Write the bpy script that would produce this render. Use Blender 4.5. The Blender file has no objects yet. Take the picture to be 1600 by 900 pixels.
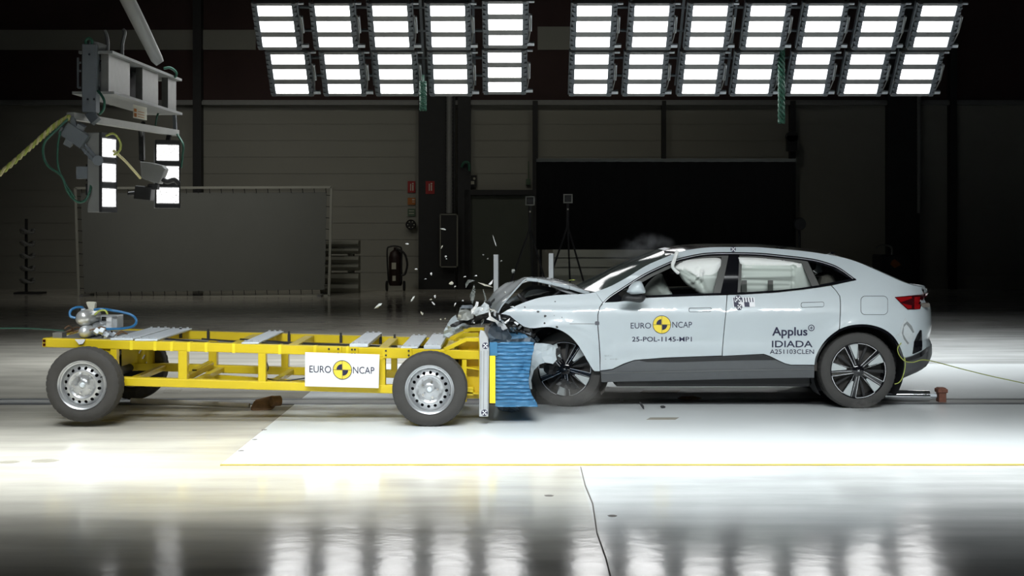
import bpy, bmesh, math, random
from mathutils import Vector, Matrix, Euler
from mathutils.geometry import delaunay_2d_cdt
R = random.Random(7)
SC = bpy.context.scene
COL = SC.collection
F, H, HZ = 2060.0, 1.76, 356.0          # focal length in px, camera height, horizon row

# ------------------------------------------------------------------ camera
cam = bpy.data.cameras.new('camera'); cam_o = bpy.data.objects.new('camera', cam); COL.objects.link(cam_o)
cam_o.location = (0, 0, H); cam_o.rotation_euler = (math.pi / 2, 0, 0)
cam.sensor_width = 36; cam.lens = F / 1600 * 36; cam.shift_y = -(450 - HZ) / 1600
cam.clip_end = 200
SC.camera = cam_o
SC.view_settings.view_transform = 'Standard'; SC.view_settings.look = 'None'
SC.view_settings.gamma = 1; SC.view_settings.use_curve_mapping = False
SC.view_settings.exposure = 0.0

# ------------------------------------------------------------------ world + rig lamps + added fill lamps
W = bpy.data.worlds.new('world'); SC.world = W; W.use_nodes = True
W.node_tree.nodes['Background'].inputs[0].default_value = (0.75, 0.85, 1, 1)
W.node_tree.nodes['Background'].inputs[1].default_value = 0.012

def area(name, loc, target, sx, sy, watts, spread, col=(1, 1, 1)):
    l = bpy.data.lights.new(name, 'AREA'); l.shape = 'RECTANGLE'; l.size = sx; l.size_y = sy
    l.energy = watts; l.spread = math.radians(spread); l.color = col
    o = bpy.data.objects.new(name, l); COL.objects.link(o); o.location = loc
    d = Vector(target) - Vector(loc)
    o.rotation_euler = d.to_track_quat('-Z', 'Y').to_euler()
    return o
LC = (0.93, 0.98, 1.0)
# overhead film-light rig: two rows of floodlights above the impact zone, out of frame
for i in range(9):
    x = -6.0 + i * 1.5
    pw = (26, 27, 26, 23, 19, 19, 19, 19, 21)[i]
    area('rig_light', (x, 9.35, 6.2), (x, 9.95, 0), 0.65, 0.9, pw * .72, 60, LC)
    area('rig_light', (x, 9.6, 6.2), (x, 9.85, 0), 0.65, 0.9, pw * .8, 40, LC)
# bank facing the car from the camera side
for i in range(9):
    x = -3.9 + i * 1.06
    area('rig_light', (x, 4.6, 6.3), (x * 0.9 + .5, 12.3, 0.6), 0.65, 0.9, 17 if i < 3 else 11, 52, LC)
# rear part of the rig
for i in range(9):
    x = -6.4 + i * 1.75
    area('rig_light', (x, 17.2 if i < 3 else 18.2, 7.0), (x + .2, 17.2 if i < 3 else 18.4, 0), 0.65, 0.9, 56 if i < 3 else 72, 76, LC)
area('fill_light', (1.6, 31.7, 7.5), (1.6, 33.1, 0.9), 1.0, 0.4, 14, 50, (1, 0.98, 0.9))  # unseen fill lamp, added to brighten the low barrier behind the backdrop
# dim unseen fill lamps, added to lift the back wall
for x in (-8, -4, 0, 4):
    area('fill_light', (x, 31, 9.5), (x, 38, 2.2), 1.2, 0.4, 8, 90, (1, 0.97, 0.82))
for x in (-9.5, -6.5):
    area('fill_light', (x, 27, 8.5), (x, 34, 1.6), 1.2, 0.4, 16, 70, (1, 0.98, 0.9))  # unseen fills as well, added to brighten the canvas screen

# ------------------------------------------------------------------ helpers
def P(px, py, Y):
    return Vector(((px - 800) * Y / F, Y, H - (py - HZ) * Y / F))

def mat(name, col, rough=0.5, metal=0.0, coat=0.0, var=0.0, scale=8.0, bump=0.0, bscale=60.0, spec=0.5, alpha=1.0, trans=0.0, emit=0.0):
    m = bpy.data.materials.new(name); m.use_nodes = True
    nt = m.node_tree; b = nt.nodes['Principled BSDF']
    c = (*col, 1)
    b.inputs['Base Color'].default_value = c
    b.inputs['Roughness'].default_value = rough; b.inputs['Metallic'].default_value = metal
    b.inputs['Specular IOR Level'].default_value = spec
    b.inputs['Coat Weight'].default_value = coat; b.inputs['Coat Roughness'].default_value = 0.03
    b.inputs['Alpha'].default_value = alpha; b.inputs['Transmission Weight'].default_value = trans
    if emit:
        b.inputs['Emission Color'].default_value = c; b.inputs['Emission Strength'].default_value = emit
    if var or bump:
        g = nt.nodes.new('ShaderNodeNewGeometry')
    if var:
        n = nt.nodes.new('ShaderNodeTexNoise'); n.inputs['Scale'].default_value = scale; n.inputs['Detail'].default_value = 6
        nt.links.new(g.outputs['Position'], n.inputs['Vector'])
        r = nt.nodes.new('ShaderNodeMapRange'); r.inputs[3].default_value = 1 - var; r.inputs[4].default_value = 1 + var
        nt.links.new(n.outputs['Fac'], r.inputs[0])
        mx = nt.nodes.new('ShaderNodeMix'); mx.data_type = 'RGBA'; mx.blend_type = 'MULTIPLY'; mx.inputs[0].default_value = 1
        mx.inputs[6].default_value = c; nt.links.new(r.outputs[0], mx.inputs[7])
        nt.links.new(mx.outputs[2], b.inputs['Base Color'])
    if bump:
        n = nt.nodes.new('ShaderNodeTexNoise'); n.inputs['Scale'].default_value = bscale; n.inputs['Detail'].default_value = 4
        nt.links.new(g.outputs['Position'], n.inputs['Vector'])
        bp = nt.nodes.new('ShaderNodeBump'); bp.inputs['Strength'].default_value = bump; bp.inputs['Distance'].default_value = 0.01
        nt.links.new(n.outputs['Fac'], bp.inputs['Height']); nt.links.new(bp.outputs[0], b.inputs['Normal'])
    return m

M = {}
M['paint'] = mat('silver_white_paint', (0.55, 0.61, 0.635), 0.32, 0.0, 1.0, 0.03, 3)
M['black_gloss'] = mat('black_gloss', (0.006, 0.006, 0.008), 0.08, 0, 0.6)
M['black_plastic'] = mat('black_plastic', (0.02, 0.02, 0.021), 0.5, 0, 0, 0.2, 20)
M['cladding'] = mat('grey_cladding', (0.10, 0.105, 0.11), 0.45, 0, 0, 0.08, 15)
M['interior'] = mat('interior_cloth', (0.13, 0.115, 0.10), 0.85, 0, 0, 0.2, 12)
M['rubber'] = mat('rubber', (0.047, 0.044, 0.040), 0.8, 0, 0, 0.2, 9, 0.15, 90)
M['rubber_car'] = mat('car_rubber', (0.055, 0.053, 0.05), 0.78, 0, 0, 0.2, 9, 0.15, 90)
M['steel_wheel'] = mat('wheel_silver', (0.50, 0.51, 0.52), 0.33, 0.75, 0, 0.06, 12)
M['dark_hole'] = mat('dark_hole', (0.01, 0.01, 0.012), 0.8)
M['alloy'] = mat('alloy_silver', (0.75, 0.76, 0.78), 0.25, 0.7)
M['insert'] = mat('wheel_insert_grey', (0.50, 0.54, 0.54), 0.4, 0.0, 0.2)
M['yellow'] = mat('yellow_paint', (0.70, 0.52, 0.010), 0.42, 0, 0.25, 0.10, 5)
M['yellow_tape'] = mat('yellow_tape', (0.85, 0.68, 0.02), 0.5)
M['galv'] = mat('galvanised_steel', (0.66, 0.71, 0.75), 0.45, 0.15, 0, 0.1, 14)
M['alu'] = mat('aluminium', (0.62, 0.64, 0.65), 0.38, 0.45, 0, 0.06, 20)
M['blue'] = mat('blue_honeycomb', (0.055, 0.20, 0.37), 0.42, 0.1, 0.1, 0.15, 8)
M['blue_dark'] = mat('blue_grey_skin', (0.055, 0.075, 0.095), 0.3, 0.3, 0, 0.3, 20)
M['white_board'] = mat('white_board', (0.86, 0.86, 0.86), 0.45)
M['ink'] = mat('navy_ink', (0.012, 0.012, 0.045), 0.5)
M['sticker_yellow'] = mat('sticker_yellow', (0.86, 0.66, 0.06), 0.45)
M['white'] = mat('white_mark', (0.85, 0.85, 0.87), 0.5)
M['chrome'] = mat('chrome', (0.75, 0.76, 0.78), 0.1, 1.0)
M['glass_dark'] = mat('dark_glass', (0.01, 0.012, 0.012), 0.08, 0, 0, spec=0.4)
M['rail_steel'] = mat('rail_steel', (0.15, 0.155, 0.16), 0.45, 0.5, 0, 0.2, 4)
M['rust'] = mat('rusty_steel', (0.20, 0.115, 0.06), 0.8, 0.1, 0, 0.4, 30)
M['bag'] = mat('airbag_fabric', (0.82, 0.83, 0.80), 0.85, 0, 0, 0.05, 10)
M['hose_blue'] = mat('blue_hose', (0.03, 0.16, 0.36), 0.35, 0, 0.2)
M['green_wire'] = mat('green_wire', (0.03, 0.12, 0.08), 0.5)
M['yg_wire'] = mat('yellow_green_wire', (0.42, 0.47, 0.10), 0.5)
M['rope'] = mat('yellow_black_rope', (0.55, 0.50, 0.25), 0.7, 0, 0, 0.5, 60)
M['dark_steel'] = mat('dark_painted_steel', (0.03, 0.03, 0.032), 0.6, 0.2, 0, 0.2, 6)
M['grey_steel'] = mat('grey_steel', (0.27, 0.275, 0.27), 0.55, 0.3, 0, 0.12, 8)
M['slate_steel'] = mat('slate_steel', (0.16, 0.18, 0.20), 0.55, 0.3, 0, 0.12, 8)
M['red_sign'] = mat('red_sign', (0.35, 0.02, 0.02), 0.5)
M['orange_sign'] = mat('orange_sign', (0.40, 0.13, 0.02), 0.5)
M['green_sign'] = mat('green_sign', (0.09, 0.14, 0.09), 0.5)
M['tail_red'] = mat('tail_lamp_red', (0.28, 0.006, 0.008), 0.12, 0, 0.6)
M['tail_dark'] = mat('tail_lamp_dark', (0.05, 0.004, 0.006), 0.1, 0, 0.6)
M['tape'] = mat('clear_silver_tape', (0.60, 0.64, 0.65), 0.12, 0.0, 0.4, 0.1, 40, 0.5, 80)
M['grime'] = mat('engine_grime', (0.05, 0.047, 0.042), 0.6, 0.2, 0, 0.5, 35, 0.4, 40)
M['cream'] = mat('cream_plastic', (0.62, 0.60, 0.50), 0.5)

def windshield_mat():
    m = bpy.data.materials.new('cracked_windscreen'); m.use_nodes = True; nt = m.node_tree
    b = nt.nodes['Principled BSDF']; b.inputs['Base Color'].default_value = (0.10, 0.125, 0.115, 1); b.inputs['Roughness'].default_value = 0.08
    g = nt.nodes.new('ShaderNodeNewGeometry'); n = nt.nodes.new('ShaderNodeTexNoise'); n.inputs['Scale'].default_value = 3
    nt.links.new(g.outputs['Position'], n.inputs['Vector'])
    r = nt.nodes.new('ShaderNodeMapRange'); r.inputs[3].default_value = 0.35; r.inputs[4].default_value = 0.8
    nt.links.new(n.outputs['Fac'], r.inputs[0]); nt.links.new(r.outputs[0], b.inputs['Alpha'])
    return m
M['windscreen'] = windshield_mat()
def glass_mat(name, alpha, col):
    m = bpy.data.materials.new(name); m.use_nodes = True; nt = m.node_tree
    nt.nodes.remove(nt.nodes['Principled BSDF'])
    t = nt.nodes.new('ShaderNodeBsdfTransparent'); t.inputs[0].default_value = (*col, 1)
    gl = nt.nodes.new('ShaderNodeBsdfGlossy'); gl.inputs['Roughness'].default_value = 0.02
    fr = nt.nodes.new('ShaderNodeFresnel'); fr.inputs[0].default_value = 1.5
    mx = nt.nodes.new('ShaderNodeMixShader')
    nt.links.new(fr.outputs[0], mx.inputs[0]); nt.links.new(t.outputs[0], mx.inputs[1]); nt.links.new(gl.outputs[0], mx.inputs[2])
    nt.links.new(mx.outputs[0], nt.nodes['Material Output'].inputs[0])
    return m
M['glass'] = glass_mat('side_glass', 0.2, (0.86, 0.90, 0.88))

def lens_mat():
    m = bpy.data.materials.new('floodlight_lens'); m.use_nodes = True; nt = m.node_tree
    b = nt.nodes['Principled BSDF']; b.inputs['Base Color'].default_value = (.8, .8, .8, 1)
    b.inputs['Emission Color'].default_value = (1, 1, 1, 1); b.inputs['Emission Strength'].default_value = 7
    return m
M['lens'] = lens_mat()
m = M['lens'].copy(); m.name = 'small_lamp_lens'; M['lens_small'] = m
nt = m.node_tree; b = nt.nodes['Principled BSDF']
tc = nt.nodes.new('ShaderNodeNewGeometry'); wv = nt.nodes.new('ShaderNodeTexNoise'); wv.inputs['Scale'].default_value = 45
nt.links.new(tc.outputs['Position'], wv.inputs['Vector'])
rr = nt.nodes.new('ShaderNodeMapRange'); rr.inputs[1].default_value = .3; rr.inputs[2].default_value = .7; rr.inputs[3].default_value = 0.5; rr.inputs[4].default_value = 2.2
nt.links.new(wv.outputs['Fac'], rr.inputs[0]); nt.links.new(rr.outputs[0], b.inputs['Emission Strength'])

def link_mesh(name, verts, faces, m, parent=None, smooth=False, normals=None, mats=None, midx=None, local=False):
    """verts in WORLD space; made relative to the root the parent belongs to"""
    root = parent
    off = Vector((0, 0, 0))
    p = parent
    while p is not None and not local:
        off = off + p.location; p = p.parent
    me = bpy.data.meshes.new(name)
    me.from_pydata([tuple(Vector(v) - off) for v in verts], [], faces)
    for mm in (mats or [m]): me.materials.append(mm)
    if midx: me.polygons.foreach_set('material_index', midx)
    if smooth or normals: me.polygons.foreach_set('use_smooth', [True] * len(me.polygons))
    me.validate(); me.update()
    if normals: me.normals_split_custom_set([tuple(n) for n in normals])
    o = bpy.data.objects.new(name, me); COL.objects.link(o)
    if parent: o.parent = parent
    return o

class MB:
    """collects primitives into one mesh"""
    def __init__(s): s.v = []; s.f = []
    def raw(s, v, f):
        k = len(s.v); s.v += [Vector(a) for a in v]; s.f += [tuple(i + k for i in q) for q in f]; return s
    def hexa(s, p):
        return s.raw(p, [(3, 2, 1, 0), (4, 5, 6, 7), (0, 1, 5, 4), (1, 2, 6, 5), (2, 3, 7, 6), (3, 0, 4, 7)])
    def box(s, c, d, rot=None):
        c = Vector(c); x, y, z = d[0] / 2, d[1] / 2, d[2] / 2
        p = [Vector(q) for q in ((-x, -y, -z), (x, -y, -z), (x, y, -z), (-x, y, -z), (-x, -y, z), (x, -y, z), (x, y, z), (-x, y, z))]
        if rot is not None:
            mrot = rot if isinstance(rot, Matrix) else Euler(rot).to_matrix()
            p = [mrot @ q for q in p]
        return s.hexa([c + q for q in p])
    def span(s, x0, x1, y0, y1, z0, z1):
        return s.box(((x0 + x1) / 2, (y0 + y1) / 2, (z0 + z1) / 2), (abs(x1 - x0), abs(y1 - y0), abs(z1 - z0)))
    def bar(s, a, b, w, h, up=(0, 0, 1)):
        """rectangular bar from a to b: h along up, w across"""
        a = Vector(a); b = Vector(b); d = (b - a).normalized(); up = Vector(up)
        sd = d.cross(up).normalized(); u = sd.cross(d).normalized()
        o = [sd * -w / 2 - u * h / 2, sd * w / 2 - u * h / 2, sd * w / 2 + u * h / 2, sd * -w / 2 + u * h / 2]
        return s.hexa([a + q for q in o] + [b + q for q in o])
    def tube(s, pts, r, n=8, caps=True):
        pts = [Vector(p) for p in pts]; k = len(s.v); rings = []
        rs = r if isinstance(r, (list, tuple)) else [r] * len(pts)
        prev = None
        for i, p in enumerate(pts):
            t = (pts[min(i + 1, len(pts) - 1)] - pts[max(i - 1, 0)]).normalized()
            a = prev if prev is not None else (Vector((0, 0, 1)) if abs(t.z) < .9 else Vector((0, 1, 0)))
            u = (a - t * a.dot(t)).normalized(); w = t.cross(u); prev = u
            for j in range(n):
                th = 2 * math.pi * j / n
                s.v.append(p + (u * math.cos(th) + w * math.sin(th)) * rs[i])
        for i in range(len(pts) - 1):
            for j in range(n):
                j2 = (j + 1) % n
                s.f.append((k + i * n + j, k + i * n + j2, k + (i + 1) * n + j2, k + (i + 1) * n + j))
        if caps:
            s.f.append(tuple(k + j for j in reversed(range(n)))); q = k + (len(pts) - 1) * n
            s.f.append(tuple(q + j for j in range(n)))
        return s
    def cyl(s, a, b, r, n=20): return s.tube([a, b], r, n)
    def lathe(s, prof, c=(0, 0, 0), n=64, rmod=None):
        """prof: (r, y) rings about the Y axis through c"""
        c = Vector(c); k = len(s.v); m = len(prof)
        for j in range(n):
            th = 2 * math.pi * j / n
            for i, (r, y) in enumerate(prof):
                rr = r + (rmod(i, j) if rmod else 0)
                s.v.append(c + Vector((rr * math.cos(th), y, rr * math.sin(th))))
        for j in range(n):
            j2 = (j + 1) % n
            for i in range(m - 1):
                s.f.append((k + j * m + i, k + j * m + i + 1, k + j2 * m + i + 1, k + j2 * m + i))
        return s
    def prism(s, poly, vec):
        """polygon (world pts) extruded by vec"""
        a = [Vector(p) for p in poly]; v = Vector(vec); n = len(a)
        return s.raw(a + [p + v for p in a], [tuple(range(n)), tuple(reversed(range(n, 2 * n)))] + [(i, i + n, (i + 1) % n + n, (i + 1) % n) for i in range(n)])
    def build(s, name, m, parent=None, smooth=False, bevel=0.0, angle=40, local=False):
        groups = s.pieces() if parent is not None else [None]
        first = None
        for g in groups:
            if g is None: vv, ff = s.v, s.f
            else:
                mp = {}; ff = []
                for f in g: ff.append(tuple(mp.setdefault(i, len(mp)) for i in f))
                vv = [s.v[i] for i in sorted(mp, key=mp.get)]
            o = s._one(name, vv, ff, m, parent, smooth, bevel, angle, local)
            first = first or o
        return first
    def pieces(s):
        """faces grouped into pieces that stand well apart, so that each becomes a part of its own"""
        par = list(range(len(s.v)))
        def fd(a):
            while par[a] != a: par[a] = par[par[a]]; a = par[a]
            return a
        for f in s.f:
            r0 = fd(f[0])
            for i in f[1:]: par[fd(i)] = r0
        isl = {}
        for f in s.f: isl.setdefault(fd(f[0]), []).append(f)
        keys = list(isl)
        if len(keys) < 2 or len(keys) > 120: return [None]
        bb = []
        for k in keys:
            ids = {i for f in isl[k] for i in f}
            bb.append(([min(s.v[i][a] for i in ids) for a in range(3)], [max(s.v[i][a] for i in ids) for a in range(3)]))
        size = [max(h[a] - l[a] for a in range(3)) for l, h in bb]
        g = list(range(len(keys)))
        def fg(a):
            while g[a] != a: a = g[a]
            return a
        for i in range(len(keys)):
            for j in range(i):
                gap = math.sqrt(sum(max(0, bb[i][0][a] - bb[j][1][a], bb[j][0][a] - bb[i][1][a]) ** 2 for a in range(3)))
                if gap <= max(.02, .5 * max(size[i], size[j])): g[fg(i)] = fg(j)
        out = {}
        for i, k in enumerate(keys): out.setdefault(fg(i), []).extend(isl[k])
        return list(out.values()) if len(out) > 1 else [None]
    def _one(s, name, vv, ff, m, parent, smooth, bevel, angle, local):
        o = link_mesh(name, vv, ff, m, parent, local=local)
        bm = bmesh.new(); bm.from_mesh(o.data)
        bmesh.ops.recalc_face_normals(bm, faces=bm.faces)
        if bevel:
            bmesh.ops.bevel(bm, geom=[e for e in bm.edges if len(e.link_faces) == 2 and e.calc_face_angle(0) > .6], offset=bevel, segments=1, affect='EDGES', clamp_overlap=True)
        bm.to_mesh(o.data); bm.free()
        if smooth:
            o.data.polygons.foreach_set('use_smooth', [True] * len(o.data.polygons))
            o.data.set_sharp_from_angle(angle=math.radians(angle))
        return o

def spline(pts, n=8):
    """Catmull-Rom through 3D points"""
    p = [Vector(q) for q in pts]; out = []
    for i in range(len(p) - 1):
        a = p[max(i - 1, 0)]; b = p[i]; c = p[i + 1]; d = p[min(i + 2, len(p) - 1)]
        for j in range(n):
            t = j / n
            out.append(0.5 * ((2 * b) + (c - a) * t + (2 * a - 5 * b + 4 * c - d) * t * t + (3 * b - a - 3 * c + d) * t ** 3))
    out.append(p[-1]); return out

def empty(name, loc, label, cat, group=None):
    o = bpy.data.objects.new(name, None); COL.objects.link(o); o.location = loc; o.empty_display_size = .2
    return tag(o, label, cat, group)
def tag(o, label, cat, group=None, kind=None):
    o['label'] = label; o['category'] = cat
    if group: o['group'] = group
    if kind: o['kind'] = kind
    return o
def structure(o):
    o['kind'] = 'structure'; return o
def copy_tree(o, parent=None):
    c = o.copy(); COL.objects.link(c)
    if parent is not None: c.parent = parent
    for ch in list(o.children): copy_tree(ch, c)
    return c

def inside(p, poly):
    x, y = p; r = False; j = len(poly) - 1
    for i in range(len(poly)):
        xi, yi = poly[i]; xj, yj = poly[j]
        if (yi > y) != (yj > y) and x < (xj - xi) * (y - yi) / (yj - yi) + xi: r = not r
        j = i
    return r
def cdt(loops, cell):
    """triangulate an outline (first loop) with holes; interior grid points added. returns verts2d, tris, boundary edges"""
    pts = []; edges = []
    dense = []
    for lp in loops:
        d = []
        for i in range(len(lp)):
            a = Vector(lp[i]); b = Vector(lp[(i + 1) % len(lp)]); n = max(1, int((b - a).length / cell + .5))
            for j in range(n): d.append(a.lerp(b, j / n))
        k = len(pts); pts += d; edges += [(k + i, k + (i + 1) % len(d)) for i in range(len(d))]
        dense.append([tuple(q) for q in d])
    xs = [p.x for p in dense and [Vector(q) for q in dense[0]]]; ys = [q[1] for q in dense[0]]
    nb = len(pts)
    x = min(xs) + cell * .5; row = 0
    bl = [Vector(q) for l in dense for q in l]
    while x < max(xs):
        y = min(ys) + cell * (.5 if row % 2 else .25)
        while y < max(ys):
            if inside((x, y), dense[0]) and not any(inside((x, y), h) for h in dense[1:]):
                if min((q - Vector((x, y))).length_squared for q in bl) > (cell * .45) ** 2: pts.append(Vector((x, y)))
            y += cell
        x += cell; row += 1
    v, e, f, ov, oe, of = delaunay_2d_cdt(pts, edges, [], 0, 1e-7)
    tris = []
    for t in f:
        c = sum((v[i] for i in t), Vector((0, 0))) / len(t)
        if inside(c, dense[0]) and not any(inside(c, h) for h in dense[1:]): tris.append(tuple(t))
    cnt = {}
    for t in tris:
        for i in range(len(t)):
            a, b = t[i], t[(i + 1) % len(t)]
            cnt.setdefault((min(a, b), max(a, b)), []).append((a, b))
    bnd = [l[0] for l in cnt.values() if len(l) == 1]
    return v, tris, bnd

def text_mesh(body, bold=0.0, spacing=1.0):
    c = bpy.data.curves.new('t', 'FONT'); c.body = body; c.offset = bold; c.space_character = spacing; c.resolution_u = 4
    o = bpy.data.objects.new('t', c); COL.objects.link(o)
    bpy.context.view_layer.update()
    me = o.evaluated_get(bpy.context.evaluated_depsgraph_get()).to_mesh()
    v = [(p.co.x, p.co.y) for p in me.vertices]; f = [tuple(p.vertices) for p in me.polygons]
    o.evaluated_get(bpy.context.evaluated_depsgraph_get()).to_mesh_clear()
    bpy.data.objects.remove(o); bpy.data.curves.remove(c)
    return v, f
def text_px(body, x0, x1, ybase, ytop, bold=0.0, cap=None):
    """letter mesh scaled so that it spans x0..x1 and capitals reach ytop, in pixel-like units"""
    v, f = text_mesh(body, bold)
    xa = min(p[0] for p in v); xb = max(p[0] for p in v)
    ca = [p[1] for p in text_mesh(cap or 'H', bold)[0]]; y0, y1 = min(ca), max(ca)
    return [(x0 + (p[0] - xa) / (xb - xa) * (x1 - x0), ybase - (p[1] - y0) / (y1 - y0) * (ybase - ytop)) for p in v], f
def disc2(cx, cy, r, a0=0, a1=360, n=32):
    full = abs(a1 - a0) >= 360
    pts = [(cx + r * math.cos(math.radians(a0 + (a1 - a0) * i / n)), cy - r * math.sin(math.radians(a0 + (a1 - a0) * i / n))) for i in range(n if full else n + 1)]
    if not full: pts.append((cx, cy))
    return pts, [tuple(range(len(pts)))]
def ring2(cx, cy, r, w, n=36):
    v = []; f = []
    for i in range(n):
        a = 2 * math.pi * i / n
        v += [(cx + r * math.cos(a), cy + r * math.sin(a)), (cx + (r - w) * math.cos(a), cy + (r - w) * math.sin(a))]
        j = (i + 1) % n; f.append((2 * i, 2 * j, 2 * j + 1, 2 * i + 1))
    return v, f
def join2(*parts):
    v = []; f = []
    for a, b in parts:
        k = len(v); v += a; f += [tuple(i + k for i in q) for q in b]
    return v, f
def rect2(x0, y0, x1, y1): return [(x0, y0), (x1, y0), (x1, y1), (x0, y1)], [(0, 1, 2, 3)]
# ------------------------------------------------------------------ setting
def floor_mat():
    m = bpy.data.materials.new('painted_concrete'); m.use_nodes = True; nt = m.node_tree; L = nt.links.new
    b = nt.nodes['Principled BSDF']
    g = nt.nodes.new('ShaderNodeNewGeometry'); sx = nt.nodes.new('ShaderNodeSeparateXYZ'); L(g.outputs['Position'], sx.inputs[0])
    n1 = nt.nodes.new('ShaderNodeTexNoise'); n1.inputs['Scale'].default_value = 0.7; n1.inputs['Detail'].default_value = 8; L(g.outputs['Position'], n1.inputs['Vector'])
    # scuffs stretched along the run-up
    mp = nt.nodes.new('ShaderNodeMapping'); mp.inputs['Scale'].default_value = (0.35, 2.2, 1); L(g.outputs['Position'], mp.inputs[0])
    n2 = nt.nodes.new('ShaderNodeTexNoise'); n2.inputs['Scale'].default_value = 1.8; n2.inputs['Detail'].default_value = 7; L(mp.outputs[0], n2.inputs['Vector'])
    # the slab right of the joint is whiter
    st = nt.nodes.new('ShaderNodeMapRange'); st.inputs[1].default_value = 0.48; st.inputs[2].default_value = 0.52; L(sx.outputs['X'], st.inputs[0])
    slab = nt.nodes.new('ShaderNodeMix'); slab.data_type = 'RGBA'; slab.inputs[6].default_value = (0.66, 0.63, 0.55, 1); slab.inputs[7].default_value = (0.72, 0.735, 0.725, 1); L(st.outputs[0], slab.inputs[0])
    def mult(prev, fac, lo, hi, a=.35, c=.7):
        r = nt.nodes.new('ShaderNodeMapRange'); r.inputs[1].default_value = a; r.inputs[2].default_value = c; r.inputs[3].default_value = lo; r.inputs[4].default_value = hi; L(fac, r.inputs[0])
        x = nt.nodes.new('ShaderNodeMix'); x.data_type = 'RGBA'; x.blend_type = 'MULTIPLY'; x.inputs[0].default_value = 1
        L(prev, x.inputs[6]); L(r.outputs[0], x.inputs[7]); return x.outputs[2]
    c = mult(slab.outputs[2], n1.outputs['Fac'], 0.85, 1.08)
    c = mult(c, n2.outputs['Fac'], 0.82, 1.06)
    L(c, b.inputs['Base Color'])
    r = nt.nodes.new('ShaderNodeMapRange'); r.inputs[3].default_value = 0.085; r.inputs[4].default_value = 0.16; L(n2.outputs['Fac'], r.inputs[0]); L(r.outputs[0], b.inputs['Roughness'])
    n3 = nt.nodes.new('ShaderNodeTexNoise'); n3.inputs['Scale'].default_value = 5; n3.inputs['Detail'].default_value = 5; L(g.outputs['Position'], n3.inputs['Vector'])
    bp = nt.nodes.new('ShaderNodeBump'); bp.inputs['Strength'].default_value = 0.07; bp.inputs['Distance'].default_value = 0.02; L(n3.outputs['Fac'], bp.inputs['Height']); L(bp.outputs[0], b.inputs['Normal'])
    b.inputs['Coat Weight'].default_value = 0.0; b.inputs['Specular IOR Level'].default_value = 0.32; b.inputs['Coat Roughness'].default_value = 0.09
    return m
M['floor'] = floor_mat()
M['mat'] = mat('white_floor_paint', (0.74, 0.77, 0.77), 0.3, 0, 0.15, 0.06, 2.0, 0.08, 30)
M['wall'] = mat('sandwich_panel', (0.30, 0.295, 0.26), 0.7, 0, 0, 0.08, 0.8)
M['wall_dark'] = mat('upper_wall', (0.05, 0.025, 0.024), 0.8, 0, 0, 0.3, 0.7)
M['ceiling'] = mat('ceiling_dark', (0.04, 0.04, 0.04), 0.9, 0, 0, 0.1, 1)
M['black_cloth'] = mat('black_cloth', (0.008, 0.008, 0.008), 0.95)
M['joint'] = mat('joint_filler', (0.17, 0.155, 0.14), 0.8)
WY = 38.0
structure(MB().span(-20, 20, -2, WY + .3, -.2, 0).build('floor', M['floor']))
# white test pad: raised a few millimetres, with a yellow edging line
structure(MB().span(-2.16, 20, 9.80, 17.0, 0, .006).build('trim_1', M['mat']))
structure(MB().span(-2.16, 20, 9.755, 9.80, 0, .007).build('trim_2', mat('yellow_line', (0.62, 0.47, 0.10), 0.6, 0, 0, 0.35, 3)))
# tow track let into the floor: two steel bands and the slot between
tr = MB()
for y0, y1 in ((13.10, 13.20), (13.44, 13.53)): tr.span(-20, 20, y0, y1, 0, .010)
structure(tr.build('trim_3', M['rail_steel']))
structure(MB().span(-20, 20, 13.20, 13.44, 0, .007).build('trim_4', mat('track_grey', (.30, .30, .29), .55, .1, 0, .25, 3)))
jt = MB()
pts = [(0.505, 9.7), (0.50, 9.0), (0.515, 8.4), (0.49, 7.6), (0.50, 7.0), (0.49, 6.0), (0.495, 4.0)]
for a, b_ in zip(pts, pts[1:]): jt.bar((a[0], a[1], .001), (b_[0], b_[1], .001), .008, .004)
structure(jt.build('trim_5', M['joint']))

# back wall: panelled, with ledger beam, columns and thin posts
wl = MB(); z = 0.0
ph = 0.475
while z < 5.3:
    wl.span(-20, 20, WY, WY + .3, z, min(z + ph - .016, 5.33)); z += ph
wl.span(-20, 20, WY + .012, WY + .3, 0, 5.33)
structure(wl.build('wall_back', M['wall']))
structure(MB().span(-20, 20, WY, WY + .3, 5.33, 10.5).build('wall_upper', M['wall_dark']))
structure(MB().span(-20.3, -20, -2, WY + .3, 0, 10.5).build('wall_left', M['ceiling']))
structure(MB().span(20, 20.3, -2, WY + .3, 0, 10.5).build('wall_right', M['ceiling']))
structure(MB().span(-20.3, 20.3, -2, WY + .3, 10.5, 10.8).build('ceiling', M['ceiling']))
def wx(px, Y=WY): return (px - 800) * Y / F
def wz(py, Y=WY): return H - (py - HZ) * Y / F
n = 6
structure(MB().span(-20, 20, WY - .22, WY, wz(165), wz(159)).span(-20, 20, WY - .14, WY, wz(159), wz(157)).build('trim_6', M['grey_steel']))
for a, b_, top in ((655, 712, -300), (716, 736, -300), (1383, 1432, -300), (305, 318, -300), (832, 840, 159), (1033, 1039, 159), (1232, 1240, 159), (1480, 1490, -300)):
    structure(MB().span(wx(a), wx(b_), WY - .3, WY, 0, 10.4 if top < 0 else wz(top)).build('trim_%d' % (n + 1), M['dark_steel'])); n += 1
structure(MB().span(wx(-600), wx(655), WY - .06, WY, 0, wz(432)).span(wx(736), wx(2200), WY - .06, WY, 0, wz(432)).build('baseboard_back', M['wall']))
# upper light strip of wall above the ledger (seen behind the lamps)
structure(MB().span(wx(-100), wx(400), WY - .05, WY, wz(78), wz(47)).span(wx(840), wx(900), WY - .05, WY, wz(78), wz(42)).build('trim_20', M['wall']))
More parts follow.
